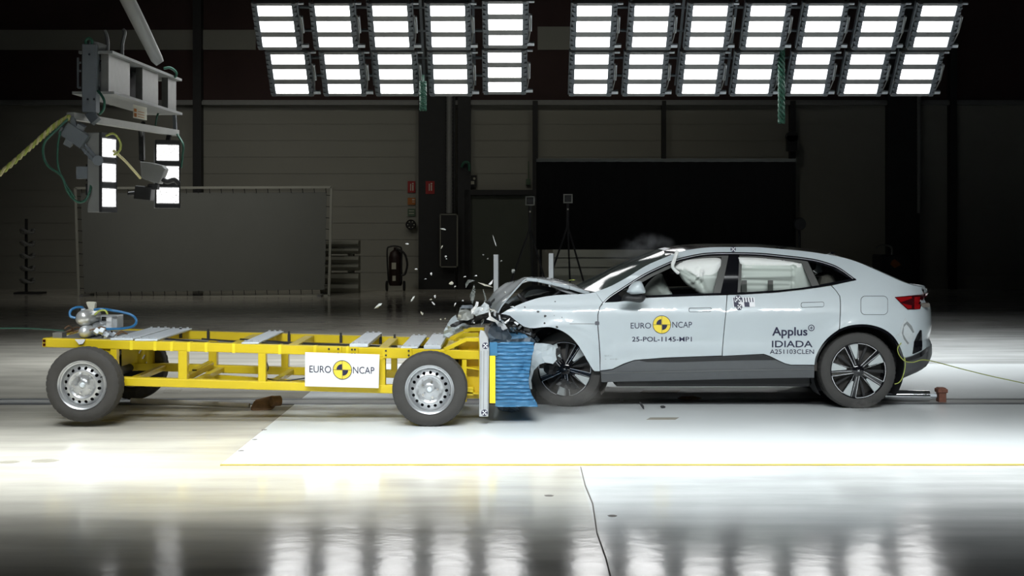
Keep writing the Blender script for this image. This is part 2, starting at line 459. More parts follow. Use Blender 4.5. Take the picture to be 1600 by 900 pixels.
# door in the wall beside the column
dj = structure(MB().span(wx(726), wx(734), WY - .3, WY - .05, 0, wz(297)).span(wx(734), wx(832), WY - .3, WY - .05, wz(305), wz(297)).build('door_1', M['dark_steel']))
MB().span(wx(736), wx(832), WY - .18, WY - .1, 0, wz(306)).build('door_panel', mat('door_green_grey', (0.075, 0.085, 0.07), 0.7, 0, 0, .2, 1), dj)

# ------------------------------------------------------------------ background things
def thing(name, px, py_base, Y, label, cat, group=None):
    return empty(name, ((px - 800) * Y / F, Y, 0 if py_base is None else wz(py_base, Y)), label, cat, group)
# framed canvas screen at the left
SY = 34.0
t = thing('canvas_screen', 318, None, SY, 'large grey canvas stretched in a pale metal frame behind the trolley', 'screen')
c4 = [P(118, 294, SY), P(518, 292.5, SY), P(514, 462, SY), P(124, 466.5, SY)]
fr = MB()
for i in range(4): fr.bar(c4[i], c4[(i + 1) % 4], .06, .065, (0, 1, 0))
fr.build('frame', mat('frame_metal', (0.42, 0.42, 0.37), .6, .0), t)
def q(u, v): return c4[0].lerp(c4[1], u).lerp(c4[3].lerp(c4[2], u), v)
vs = []; fs = []; NU, NV = 48, 20
for j in range(NV + 1):
    for i in range(NU + 1):
        u = .018 + .964 * i / NU; v = .045 + .90 * j / NV
        w = .03 * math.sin(u * 3.1) * math.sin(v * 3.1) + .012 * math.sin(u * 38 + v * 9) * math.exp(-((u - .62) / .12) ** 2 - ((v - .42) / .2) ** 2)
        vs.append(q(u, v) + Vector((0, .02 - w, 0)))
for j in range(NV):
    for i in range(NU):
        k = j * (NU + 1) + i; fs.append((k, k + NU + 1, k + NU + 2, k + 1))
link_mesh('canvas', vs, fs, mat('grey_canvas', (0.20, 0.205, 0.19), 0.9, 0, 0, 0.06, 1.5), t, True)
lc = MB()
for i in range(22):
    u = (i + .5) / 22
    for v0, v1 in ((.01, .05), (.94, .985)): lc.tube([q(u, v0), q(u + .002, v1)], .010, 5)
for i in range(9):
    v = (i + .7) / 9.6
    for u0, u1 in ((.004, .02), (.98, .996)): lc.tube([q(u0, v), q(u1, v + .004)], .010, 5)
lc.build('lacing', M['dark_steel'], t)
ft = MB()
for u in (.03, .97):
    b0 = q(u, 1.0); ft.span(b0.x - .05, b0.x + .05, SY - .45, SY + .45, 0, .05).tube([(b0.x, SY, .03), b0], .025, 6)
ft.build('foot', M['grey_steel'], t)
# stack of corrugated panels
for k, (y0, y1, lab) in enumerate(((376, 397, 'grey corrugated guard section, topmost of the stack beside the canvas screen'), (400, 423, 'grey corrugated guard section in the middle of the stack beside the canvas screen'), (427, 449, 'grey corrugated guard section, lowest of the stack beside the canvas screen'))):
    YY = 35.5; o_ = MB(); x0 = wx(500, YY); x1 = wx(560, YY); z1 = wz(y0, YY); z0 = wz(y1, YY) if k < 2 else 0
    prof = []
    NN = 12
    for i in range(NN + 1):
        a = i / NN; prof.append((YY + .05 * math.cos(a * math.pi * 4), z0 + (z1 - z0) * a))
    v = []
    for x in (x0, x1):
        v += [(x, y, z) for y, z in prof] + [(x, YY + .5, z1), (x, YY + .5, z0)]
    nn = NN + 3
    o_.raw(v, [tuple(range(nn)), tuple(reversed(range(nn, 2 * nn)))] + [(i, (i + 1) % nn, (i + 1) % nn + nn, i + nn) for i in range(nn)])
    if k < 2: o_.span(x0 + .1, x0 + .25, YY + .1, YY + .4, wz(y1, YY) - .06, z0).span(x1 - .3, x1 - .15, YY + .1, YY + .4, wz(y1, YY) - .06, z0)
    tag(o_.build('guard_section', mat('pale_guard', (0.30, 0.30, 0.26), .7, 0, 0, .1, 3)), lab, 'panel', 'stacked guard sections')
# wheeled fire extinguisher
YY = 36.5
t = thing('wheeled_fire_extinguisher', 618, None, YY, 'dark wheeled fire extinguisher with a hose standing by the back wall', 'fire extinguisher')
x = wx(617, YY); ER = mat('extinguisher_red', (0.022, 0.007, 0.006), .5)
MB().lathe([(.0, 0), (.16, 0), (.19, .06), (.19, .78), (.15, .92), (.05, 1.0), (.05, 1.06), (0, 1.06)], n=24).build('cylinder_body', ER, t, True, local=True)
o_ = t.children[0]; o_.rotation_euler = (math.pi / 2, 0, 0); o_.location = (0, 0, .16)
MB().tube(spline([(x - .17, YY - .1, .25), (x - .2, YY - .15, 1.1), (x - .12, YY - .15, 1.24), (x + .12, YY - .15, 1.24), (x + .2, YY - .15, 1.1), (x + .17, YY - .1, .25)]), .022).build('handle', M['dark_steel'], t, True)
MB().tube(spline([(x + .05, YY - .2, 1.2), (x + .28, YY - .2, 1.05), (x + .36, YY - .22, .75), (x + .30, YY - .22, .5), (x + .2, YY - .22, .45)]), .03).build('hose', M['black_plastic'], t, True)
MB().span(x - .07, x + .05, YY - .215, YY - .19, .62, .8).span(x - .05, x + .04, YY - .215, YY - .19, .3, .44).build('label_plate', M['cream'], t)
for s in (-1, 1):
    w_ = MB().lathe([(.0, -.03), (.13, -.03), (.15, 0), (.13, .03), (0, .03)], n=24).build('wheel', M['black_plastic'], t, True, local=True)
    w_.rotation_euler = (0, 0, math.pi / 2); w_.location = (s * .24, 0, .15)
# wall signs and the hose reel
def sign(px0, py0, px1, py1, m, name, label, cat, mark, Y=WY - .32):
    o = MB().span(wx(px0, Y), wx(px1, Y), Y, Y + .03, wz(py1, Y), wz(py0, Y)).build(name, m); tag(o, label, cat)
    if mark:
        v, f = mark
        link_mesh('pictogram', [P(a, b, Y - .004) for a, b in v], f, M['cream'], o)
    return o
pic = lambda cx, cy: join2(rect2(cx - 2, cy - 5, cx - .6, cy + 6), rect2(cx + 1.2, cy - 3, cx + 3, cy + 6), disc2(cx + 2.1, cy - 5, 1.3, n=10))
sign(637, 283, 649, 301, M['red_sign'], 'fire_sign', 'red fire equipment sign on the pale wall panel, left of the column', 'sign', pic(643, 292), WY - .035)
sign(665, 283, 679, 303, M['red_sign'], 'fire_sign', 'red fire extinguisher sign mounted on the dark column', 'sign', pic(672, 292))
sign(637, 309, 649, 320, M['orange_sign'], 'orange_notice', 'small orange notice on the wall under the red sign', 'sign', join2(rect2(644, 311, 648, 313), rect2(644, 315, 648, 316)), WY - .035)
sign(637, 326, 649, 338, M['green_sign'], 'green_notice', 'small dull green notice on the wall above the round reel', 'sign', join2(rect2(639, 329, 647, 330), rect2(639, 333, 647, 334)), WY - .035)
YY = WY - .12
hr = MB().lathe([(0, -.06), (.05, -.06), (.05, -.02), (.12, -.02), (.145, -.06), (.145, .06), (0, .06)], (wx(642, YY), YY, wz(351, YY)), 28).build('wall_hose_reel', M['dark_steel'], None, True)
tag(hr, 'round dark reel with small knobs fixed to the wall above the extinguisher', 'reel')
kb = MB()
for a in range(6): kb.cyl(P(642, 351, YY - .06) + Vector((.09 * math.cos(a * 1.047), 0, .09 * math.sin(a * 1.047))), P(642, 351, YY - .08) + Vector((.09 * math.cos(a * 1.047), 0, .09 * math.sin(a * 1.047))), .015, 8)
kb.build('knob', M['cream'], hr)
# spiral duct and the dark cabinet
for px, y1, nm, lab in ((702, 333, 'spiral_duct', 'grey ribbed vertical duct running down the dark column to the cabinet'), (1436, 333, 'spiral_duct', 'thin ribbed vertical duct at the far right behind the car')):
    YY = WY - .42; d = MB(); r_ = .085 if px < 800 else .055
    z1 = 10.4; z0 = wz(y1, YY); prof = []
    n_ = 150
    for i in range(n_ + 1): prof.append((r_ * (1 + .1 * (i % 2)), z0 + (z1 - z0) * i / n_))
    o_ = MB().lathe([(a, b) for a, b in prof], n=14).build(nm, M['grey_steel'], None, True)
    o_.rotation_euler = (math.pi / 2, 0, 0); o_.location = (wx(px, YY), YY, 0)
    for v in o_.data.vertices: v.co.z = -v.co.z
    tag(o_, lab, 'duct')
YY = WY - .55
t = thing('wall_cabinet', 701, 418, YY, 'tall dark wall cabinet edged by a pale frame under the spiral duct', 'cabinet')
MB().span(wx(690, YY), wx(713, YY), YY + .02, YY + .25, wz(416, YY), wz(337, YY)).build('cabinet_body', M['black_plastic'], t)
fr = MB()
for a, b_, c_, d_ in ((687, 334, 689, 418), (713.5, 334, 715.5, 418), (687, 334, 715.5, 336), (687, 416, 715.5, 418)):
    fr.span(wx(a, YY), wx(c_, YY), YY, YY + .08, wz(d_, YY), wz(b_, YY))
fr.build('door_frame', mat('pale_frame', (.22, .22, .19), .6), t)
# wall camera box on the column edge, switch box, fixing
sc_ = sign(731, 274, 745, 292, M['dark_steel'], 'control_box', 'small dark control box with pale dials on the wall right of the duct', 'box', join2(disc2(734, 279, 2, n=10), disc2(741, 279, 2, n=10), rect2(735, 283, 741, 288)), WY - .08)
o_ = MB().span(wx(822), wx(829), WY - .1, WY - .0, wz(289), wz(280)).span(wx(825), wx(826.3), WY - .05, WY, wz(280), wz(252)).build('switch_box', M['green_sign']); tag(o_, 'small greenish switch box with a conduit on the wall left of the thin post', 'switch')
o_ = MB().tube(spline([(wx(722), WY - .36, wz(262)), (wx(726), WY - .42, wz(255)), (wx(733), WY - .42, wz(256)), (wx(734), WY - .42, wz(268))], 5), .04, 8).build('looped_cable', M['green_wire'], None, True); tag(o_, 'short loop of greenish cable on the wall above the control box', 'cable')
# black curtain board with grey head rail
BY = 31.0
t = thing('black_backdrop', 1040, None, BY, 'wide black backdrop hanging from a grey head rail behind the car', 'backdrop')
v = []; f = []; n_ = 60
for i in range(n_ + 1):
    x = wx(838 + (1243 - 838) * i / n_, BY); yy = BY + .04 * math.sin(i * 1.9)
    v += [(x, yy, wz(253, BY)), (x, yy, wz(390, BY))]
for i in range(n_): f.append((2 * i, 2 * i + 1, 2 * i + 3, 2 * i + 2))
link_mesh('cloth', v, f, M['black_cloth'], t, True)
MB().span(wx(838, BY), wx(1243, BY), BY - .06, BY + .02, wz(253, BY), wz(248, BY)).build('head_rail', mat('head_rail_grey', (.22, .23, .22), .5, .2), t)
o_ = MB()
for px in (845, 1236): o_.span(wx(px, BY) - .03, wx(px, BY) + .03, BY + .06, BY + .12, 0, wz(250, BY)).span(wx(px, BY) - .04, wx(px, BY) + .04, BY - .3, BY + .4, 0, .05)
o_.build('stand', M['dark_steel'], t)
# low pale bench panels seen under the backdrop
YY = 33.0; o_ = MB()
for y0, y1 in ((392, 402), (404, 417), (419, 430)): o_.span(wx(864, YY), wx(1060, YY), YY, YY + .1, wz(y1, YY), wz(y0, YY))
o_.span(wx(864, YY), wx(1060, YY), YY + .03, YY + .12, 0, wz(390, YY)); tag(o_.build('low_barrier', mat('barrier_pale', (.26, .27, .24), .7, 0, 0, .1, 2)), 'low pale slatted barrier standing behind the hood, under the backdrop', 'barrier')
# two camera tripods
for px, py, YY, lab in ((828, 314, 27.0, 'black tripod camera with square pale ring, left of the two beside the door'), (887, 310.5, 27.5, 'black tripod camera with square pale ring, standing before the black backdrop')):
    t = thing('tripod_camera', px, None, YY, lab, 'camera', 'tripod cameras')
    c = P(px, py, YY); l_ = MB()
    for dx, dy in ((-.62, -.2), (.5, -.25), (.1, .6)): l_.tube([(c.x, YY, c.z - .55), (c.x + dx, YY + dy, .0)], .022, 6)
    l_.build('tripod_legs', M['dark_steel'], t, True)
    MB().tube([(c.x, YY, c.z - .6), (c.x, YY, c.z - .08)], .03, 8).build('centre_post', M['dark_steel'], t, True)
    MB().box(c, (.15, .28, .15)).cyl(c + Vector((0, -.14, 0)), c + Vector((0, -.22, 0)), .055).build('camera_body', M['black_plastic'], t)
    fr = MB()
    for sx_, sz_, w_, h_ in ((-.083, 0, .022, .19), (.083, 0, .022, .19), (0, -.083, .19, .022), (0, .083, .19, .022)): fr.box(c + Vector((sx_, -.15, sz_)), (w_, .02, h_))
    fr.build('lens_ring', mat('ring_pale', (.35, .36, .33), .5), t)
    MB().box(c + Vector((0, -.1, -.22)), (.03, .03, .03)).build('clamp_knob', M['cream'], t)
# pulley on the thin post + hanging wedge + lamp at the backdrop edge
YY = WY - .5
o_ = MB().cyl((wx(1238, YY), YY, wz(213, YY)), (wx(1238, YY), YY + .2, wz(213, YY)), .16).span(wx(1230, YY), wx(1246, YY), YY, YY + .2, wz(236, YY), wz(212, YY)).build('post_motor', M['black_plastic']); tag(o_, 'dark round motor on the thin post above the backdrop right end', 'motor')
YY = 30.2
t = thing('stand_lamp', 1249, None, YY, 'dark round lamp on a stand at the right edge of the backdrop', 'lamp')
c = P(1249, 350, YY)
MB().lathe([(0, -.1), (.13, -.1), (.15, -.02), (.12, .12), (0, .14)], c, 24).build('lamp_head', M['black_plastic'], t, True)
MB().tube([c, (c.x, YY, 0)], .03).span(c.x - .3, c.x + .3, YY - .3, YY + .3, 0, .03).build('lamp_stand', M['dark_steel'], t)
# dark trolley machine at the far right with orange label
YY = 33.5
t = thing('equipment_cart', 1398, None, YY, 'dark equipment cart with an orange label behind the car boot', 'cart')
MB().span(wx(1376, YY), wx(1425, YY), YY, YY + .8, .25, wz(398, YY)).build('cart_body', M['black_plastic'], t, bevel=.03)
MB().prism([P(1391, 413, YY - .01), P(1394, 407, YY - .01), P(1398, 405, YY - .01), P(1405, 410, YY - .01), P(1408, 414, YY - .01), P(1398, 419, YY - .01)], (0, .01, 0)).build('orange_label', M['orange_sign'], t)
MB().tube(spline([P(1368, 388, YY), P(1378, 383, YY), P(1392, 386, YY), P(1394, 398, YY)]), .025).build('cart_handle', M['grey_steel'], t, True)
for px in (1383, 1417):
    o_ = MB().lathe([(0, -.04), (.11, -.04), (.13, 0), (.11, .04), (0, .04)], (wx(px, YY), YY - .02, .13), 20).build('wheel', M['black_plastic'], t, True)
    MB().span(wx(px, YY) - .03, wx(px, YY) + .03, YY + .03, YY + .3, .1, .3).build('wheel_fork', M['dark_steel'], t)
# rack at the dark left side
YY = 35.0
t = thing('cable_rack', 42, None, YY, 'dim rack of coiled cables at the far left wall', 'rack')
o_ = MB()
for k in range(5):
    z = .35 + .33 * k
    o_ = MB().tube([Vector((wx(43, YY) + .16 * math.cos(a * .5236), YY + .2 * math.sin(a * .5236), z + .05 * math.sin(a))) for a in range(13)], .04, 6).build('coil', M['grey_steel'], t, True)
MB().span(wx(38, YY) - .08, wx(38, YY) - .02, YY + .25, YY + .31, 0, 2.0).span(wx(38, YY) - .25, wx(38, YY) + .45, YY - .1, YY + .4, 0, .05).build('post', M['dark_steel'], t)
# two upright aluminium profiles standing just beyond the impact
for px, py, lab in ((775.5, 398, 'upright aluminium profile rising behind the crushed front, nearer the trolley'), (861.5, 396, 'upright aluminium profile rising behind the bent hood')):
    YY = 16.2; x0 = wx(px, YY); zt = wz(py, YY); o_ = MB()
    o_.span(x0 - .032, x0 + .022, YY - .03, YY + .03, 0, zt)
    for s in (-.018, .006): o_.span(x0 + s - .004, x0 + s + .004, YY - .036, YY - .03, 0, zt)
    p_ = tag(o_.build('upright_profile', M['alu']), lab, 'post', 'upright aluminium profiles')
    MB().span(x0 + .022, x0 + .033, YY - .033, YY + .03, 0, zt).build('black_edge', M['black_plastic'], p_)

# ------------------------------------------------------------------ big lamp bank
YT, YB = 23.7, 25.0
zt, zb = H + (HZ - 6.3) * YT / F, H + (HZ - 147) * YB / F
dn = Vector((0, YB - YT, zb - zt)); Lr = dn.length; dn.normalize()
nrm = Vector((0, dn.z, -dn.y)).normalized()              # faces camera and down
if nrm.y > 0: nrm = -nrm
ax = Vector((1, 0, 0))
rot = Matrix((ax, -dn, nrm)).transposed()                # local x, y(up the slope), z(out of the face)
lens_h, gap_h, lens_w = .254, .084, .617
mod_h = 3 * lens_h + 2 * gap_h
def lamp_module():
    t = empty('flood_light', (0, 0, 0), '', 'floodlight', 'floodlight bank over the hall')
    b = MB(); b.box((0, 0, -.10), (.70, mod_h + .02, .14))
    b.build('housing', M['grey_steel'], t, bevel=.01)
    fr = MB()
    for k in (-1.5, -.5, .5, 1.5):
        y = k * (lens_h + gap_h); hh = .108 if abs(k) < 1 else .056
        if abs(k) > 1: y = math.copysign(mod_h / 2 + .004, k)
        fr.box((0, y, 0.0), (.80, hh, .05))
    fr.build('bezel', M['grey_steel'], t)
    for k in (1, 0, -1):
        MB().box((0, k * (lens_h + gap_h), -.012), (lens_w, lens_h, .03)).build('lens', M['lens'], t)
    for s in (-1, 1):
        r_ = MB(); r_.box((s * .345, 0, .0), (.07, mod_h + .05, .09)); r_.box((s * .405, 0, -.06), (.03, mod_h + .04, .10))
        rr_ = random.Random(3)
        for i in range(9): r_.box((s * (.37 + .02 * rr_.random()), -mod_h / 2 + mod_h * (i + .5) / 9, .05), (.05, .03 + .03 * rr_.random(), .02 + .03 * rr_.random()))
        r_.build('side_rail', M['slate_steel'], t)
    cb = MB().tube(spline([(.43, mod_h * .25, 0), (.455, .1, .03), (.45, -.12, .04), (.42, -mod_h * .4, 0)], 6), .012, 6)
    cb.build('cable', M['grey_steel'], t, True)
    cl = MB().box((.455, .02, -.02), (.05, .34, .05)).box((.46, -mod_h / 2 + .03, -.02), (.14, .06, .05)).box((.46, mod_h * .5 - .02, -.05), (.12, .03, .04))
    cl.build('clamp', M['galv'], t)
    return t
lm0 = None
topc = Vector((0, YT, zt)); 
ords = ['first', 'second', 'third', 'fourth', 'fifth', 'sixth', 'seventh']
for blk, xs_up, xs_lo in (('left', [428.6, 518.6, 608.6, 699, 789.7], [449, 533, 616.5, 702.5, 788.5]), ('right', [928.9, 1019, 1110.4, 1201, 1290.7, 1379.8, 1468.5], [925, 1010.5, 1098, 1183, 1271.5, 1356.5, 1440.5])):
    for row, xs in (('upper', xs_up), ('lower', xs_lo)):
        for i, px in enumerate(xs):
            s_ = mod_h / 2 if row == 'upper' else Lr - mod_h / 2
            c = topc + dn * s_
            refY = topc.y if row == 'upper' else (topc + dn * (Lr - mod_h)).y
            X = (px - 800) * refY / F
            if lm0 is None: t = lm0 = lamp_module()
            else: t = copy_tree(lm0)
            t.location = (X, c.y, c.z)
            if blk == 'left' and i == 4: t.location = t.location - dn * .04
            t.rotation_euler = rot.to_euler()
            n_ = i if blk == 'left' else len(xs) - 1 - i
            t['label'] = '%s floodlight from the outer end, %s row of the %s' % (ords[n_], row, 'five-wide bank over the trolley' if blk == 'left' else 'seven-wide bank over the car')
# carrying truss behind the lamps with hangers
for xa, xb, lab in ((-4.55, 0.25, 'dark pipe truss carrying the left block of floodlights'), (1.2, 7.95, 'dark pipe truss carrying the right block of floodlights')):
    t = empty('lighting_truss', ((xa + xb) / 2, 24.5, zb), lab, 'truss', 'floodlight trusses')
    back = -nrm * .30
    o_ = MB()
    for s_ in (.25, .75, 1.35, 1.75): 
        a = topc + dn * s_ + back; o_.cyl((xa, a.y, a.z), (xb, a.y, a.z), .03, 8)
    o_.build('pipe', M['slate_steel'], t, True)
    o_ = MB(); k = int((xb - xa) / 1.035) + 1
    for i in range(k + 1):
        x = xa + (xb - xa) * i / k; a = topc + back; b_ = topc + dn * Lr + back; o_.bar((x, a.y, a.z), (x, b_.y, b_.z), .05, .04)
    o_.build('strut', M['slate_steel'], t)
    o_ = MB()
    for x in (xa + .3, (xa + xb) / 2, xb - .3): o_.cyl((x, topc.y + .4, zt - .3), (x, topc.y + .4, 10.5), .025, 8)
    o_.build('hanger', M['dark_steel'], t)
# cable bundles hanging off the bank
for px, y0, y1, lab in ((661, 128, 172, 'braided bundle of green cable dangling under the left floodlights'), (1221, 70, 192, 'braided bundle of green cable dangling under the right floodlights')):
    YY = 24.45; o_ = MB()
    for k in range(4):
        o_.tube([P(px, y0 + (y1 - y0) * i / 30, YY) + Vector((.05 * math.cos(i * .8 + k * 1.57), .05 * math.sin(i * .8 + k * 1.57), 0)) for i in range(31)], .022, 6)
    o_.tube([P(px, y0, YY), P(px, y0 - 10, YY + .1)], .03, 6)
    tag(o_.build('hanging_cable', M['green_wire'], None, True), lab, 'cable', 'cable bundles under the lamps')
# ------------------------------------------------------------------ hanging lamp gantry at the left
G0, G1 = P(110, 181, 14.0), P(275, 208, 16.8)
t = empty('lamp_gantry', (G0 + G1) / 2, 'grey steel lamp gantry with a ballast box, hung from a diagonal boom', 'gantry')
def gp(u, dz=0, side=0):
    d = (G1 - G0); n_ = Vector((d.y, -d.x, 0)).normalized()
    return G0 + d * u + Vector((0, 0, dz)) + n_ * side
MB().bar(gp(0), gp(1), .09, .075).build('cross_bar', mat('pale_steel', (.40, .40, .38), .5, .25, 0, .1, 9), t)
a = P(142, 176, 14.25); b = P(142, 70, 14.25)
MB().bar(a, b, .15, .14, (0, 1, 0)).build('upright_channel', M['slate_steel'], t, bevel=.006)
bt = MB()
for px, py in ((139.5, 85), (137, 155), (147, 155)): bt.cyl(P(px, py, 14.17), P(px, py, 14.14), .012, 8)
bt.build('bolt', M['chrome'], t, True)
# ballast box with three plates between two flanges
B0, B1 = P(161, 114, 14.3), P(268, 145, 16.9)
d = B1 - B0; dl = d.length; dh = Vector((d.x, d.y, 0)).normalized(); dn_ = Vector((dh.y, -dh.x, 0))
hb = .41
def bp_(u, z, s): return B0 + Vector((dh.x * dl * u, dh.y * dl * u, 0)) + Vector((0, 0, z)) + dn_ * s
def slab(m_, u0, u1, z0, z1, s0, s1): m_.hexa([bp_(u0, z0, s0), bp_(u1, z0, s0), bp_(u1, z0, s1), bp_(u0, z0, s1), bp_(u0, z1, s0), bp_(u1, z1, s0), bp_(u1, z1, s1), bp_(u0, z1, s1)]); return m_
fl = MB(); slab(fl, -.02, 1.02, hb / 2, hb / 2 + .03, -.25, .12); slab(fl, -.02, 1.0, -hb / 2 - .03, -hb / 2, -.32, .14)
fl.build('flange', M['grey_steel'], t)
slab(MB(), 0, 1, -hb / 2, hb / 2, -.24, -.2).build('back_plate', M['dark_steel'], t)
for u0, u1 in ((0, .28), (.46, .70), (.86, 1.0)):
    slab(MB(), u0, u1, -hb / 2, hb / 2, -.02, .06).build('ballast_plate', mat('bright_sheet', (.20, .20, .19), .45, .5, 0, .15, 12) if 'bright_sheet' not in bpy.data.materials else bpy.data.materials['bright_sheet'], t)
MB().bar(P(137, 70, 14.25), P(163, 78, 14.35), .10, .10).bar(P(140, 140, 14.3), P(163, 138, 14.4), .06, .05).build('bracket', M['grey_steel'], t)
hk = MB()
for x0, y0, x1, y1, Y in ((168, 82, 166, 48, 14.5), (191, 93, 195, 46, 15.0)): hk.tube(spline([P(x0, y0, Y), P(x0, (y0 + y1) / 2, Y), P(x1, y1 + 6, Y), P(x1 - 3, y1, Y)], 4), .022, 6)
hk.build('lifting_hook', M['grey_steel'], t, True)
pl = MB().prism([P(208, 163, 15.2), P(229, 168, 15.4), P(229, 188, 15.4), P(208, 184, 15.2)], (0, .01, 0)).build('notice_plate', M['cream'], t)
v, f = join2(rect2(210, 169, 214, 174), rect2(210, 176, 214, 182), rect2(216, 172, 226, 173), rect2(216, 176, 226, 177), rect2(216, 180, 226, 181))
link_mesh('notice_print', [P(a_, b_ + (a_ - 208) * .22, 15.19 + (a_ - 208) * .009) - Vector((0, .012, 0)) for a_, b_ in v], f, M['orange_sign'], pl)
# lattice work behind the upright
o_ = MB()
for seg in (((122, 98), (160, 98)), ((122, 111), (160, 111)), ((122, 137), (160, 137)), ((122, 90), (122, 137))): o_.bar(P(*seg[0], 14.5), P(*seg[1], 14.5), .02, .02, (0, 1, 0))
o_.bar(P(272, 170, 16.9), P(274, 205, 16.9), .04, .04, (0, 1, 0)).bar(P(140, 176, 14.25), P(150, 190, 14.2), .1, .06, (0, 1, 0)).build('brace', M['slate_steel'], t)
# boom from the ceiling
bm_ = MB().tube([P(250, 99, 16.6), P(245, 92, 16.58), P(222, 45, 16.3), P(160, -80, 15.6), P(20, -380, 15)], [.055, .075, .085, .095, .12], 16)
tag(bm_.build('support_boom', mat('boom_grey', (.33, .33, .31), .5, .2, 0, .08, 6), None, True), 'thick grey diagonal boom coming down from the ceiling to the lamp gantry', 'boom')
# lamps
def panel_light(px, py, Y, yaw, hgt, label):
    c = P(px, py, Y)
    t = empty('panel_light', c, label, 'lamp', 'three-lens lamps on the gantry'); t.rotation_euler = (0, 0, math.radians(yaw))
    w = .27
    MB().box((0, .075, 0), (w + .035, .15, hgt + .05)).build('housing', M['grey_steel'], t, bevel=.008, local=True)
    for k in (1, 0, -1):
        MB().box((0, -.008, k * hgt / 3), (w, .02, hgt / 3 - .075)).build('lens', M['lens_small'], t, local=True)
    fr = MB()
    for k in (-1.5, -.5, .5, 1.5): fr.box((0, -.008, k * hgt / 3), (w + .03, .03, .05))
    for s in (-1, 1): fr.box((s * (w / 2 + .01), -.008, 0), (.014, .03, hgt))
    fr.build('bezel', M['dark_steel'], t, local=True)
    MB().box((0, .17, .0), (.16, .08, .18)).box((0, .17, -.18), (.14, .1, .12)).build('heat_sink', M['black_plastic'], t, local=True)
    return t, c
pt, pc = panel_light(168, 270, 14.15, 75, .80, 'grey three-lens lamp seen from its side, beside the slotted clamp arm')
arm = MB()
for dz in (-.03, .03): arm.bar(P(110, 207, 14.05) + Vector((0, 0, dz)), P(150, 250, 14.02) + Vector((0, 0, dz)), .03, .02, (0, 1, 0))
for i in range(6):
    a_ = P(110 + 40 * i / 6, 207 + 43 * i / 6, 14.03); arm.box(a_, (.02, .02, .09), (0, .7, 0))
arm.cyl(P(153, 251, 13.98), P(153, 251, 14.1), .055, 16).bar(P(120, 205, 14.0), P(112, 182, 14.0), .05, .05, (0, 1, 0)).box(P(119, 212, 14.02), (.26, .14, .16), (0, .6, 0)).box(P(131, 270, 14.1), (.13, .1, .13)).bar(P(133, 278, 14.1), P(150, 279, 14.1), .02, .02)
for s_ in ((100, 205), (108, 222), (126, 200)): arm.box(P(*s_, 14.0), (.08, .08, .08), (.3, .5, .2))
arm_o = link_mesh('clamp_arm', arm.v, arm.f, M['slate_steel'])
tag(arm_o, 'slotted grey clamp arm holding the side-on lamp to the gantry bar', 'bracket')
pt2, pc2 = panel_light(262, 272, 16.5, 22, .80, 'three-lens lamp facing the hall, partly behind the boxed camera')
MB_ = MB().bar(P(262, 222, 16.6), P(266, 204, 16.65), .05, .05, (0, 1, 0)); tag(MB_.build('lamp_hanger', M['dark_steel']), 'short dark hanger joining the hall-facing lamp to the gantry bar', 'bracket')
t = empty('gantry_camera', P(235, 268, 16.0), 'pale grey boxed camera fixed before the hall-facing lamp', 'camera')
MB().prism([P(*p_, 16.0) for p_ in ((218.4, 252), (236, 254), (252.4, 258), (258, 264), (248.6, 287), (234, 284), (220, 277.6))], (0, .18, 0)).build('camera_cover', M['grey_steel'], t, bevel=.008)
MB().box(P(226, 302, 16.1), (.20, .2, .17), (0, .1, 0)).cyl(P(212, 302, 16.1), P(200, 303, 16.1), .03, 10).box(P(240, 292, 16.1), (.12, .12, .07)).build('camera_body', M['black_plastic'], t, bevel=.01)
MB().tube(spline([P(222, 252, 16.05), P(220, 235, 16.1), P(222, 215, 16.1), P(220, 200, 16.0), P(224, 192, 15.9)], 5), .025, 8).bar(P(222, 250, 16.1), P(221, 197, 16.1), .06, .06, (0, 1, 0)).build('hanger', M['black_plastic'], t, True)
MB().tube(spline([P(254, 280, 15.95), P(262, 284, 15.95), P(272, 281, 15.97), P(279, 287, 16.0)], 5), .03, 8).build('bracket_arm', M['black_plastic'], t, True)
def cable(name, pts, r, m_, label, cat='cable', group=None, n=8):
    o = MB().tube(spline(pts, n), r, 8).build(name, m_, None, True); return tag(o, label, cat, group)
# twisted rope: two strands
rp = spline([P(-60, 310, 13.2), P(0, 271, 13.5), P(50, 228, 13.8), P(85, 197, 13.9), P(108, 183, 13.95)], 24)
for k, (m_, lab) in enumerate(((M['rope'], 'yellow strand of the twisted rope tied to the gantry end'), (M['yg_wire'], 'greenish strand of the twisted rope tied to the gantry end'))):
    o_ = MB(); pts = []
    for i, p_ in enumerate(rp): pts.append(p_ + Vector((0, math.sin(i * .9 + k * math.pi), math.cos(i * .9 + k * math.pi))) * .017)
    o_.tube(pts, .017, 6); tag(o_.build('twisted_rope', m_, None, True), lab, 'rope')
cable('lamp_cable', [P(106, 186, 13.9), P(88, 203, 13.85), P(70, 222, 13.85), P(68, 243, 13.85), P(76, 260, 13.85), P(96, 275, 13.85), P(106, 300, 13.88), P(120, 315, 13.9), P(133, 313, 13.95), P(141, 297, 14.0), P(142, 282, 14.1)], .013, M['green_wire'], 'long green cable looping down from the rope to the side-on lamp')
cable('lamp_cable', [P(94, 205, 13.9), P(90, 235, 13.88), P(92, 265, 13.88), P(106, 293, 13.9), P(117, 309, 13.92)], .011, M['green_wire'], 'thin green cable hanging inside the long green loop')
cable('lamp_cable', [P(156, 178, 14.15), P(162, 170, 14.1), P(163, 158, 14.1), P(158, 148, 14.15), P(153, 142, 14.2)], .014, M['green_wire'], 'green cable bowed beside the slate upright')
cable('lamp_cable', [P(166, 212, 14.0), P(178, 209, 13.95), P(188, 222, 13.95), P(187, 235, 13.95), P(178, 242, 14.0)], .012, M['yg_wire'], 'bright green cable arched over the side-on lamp')
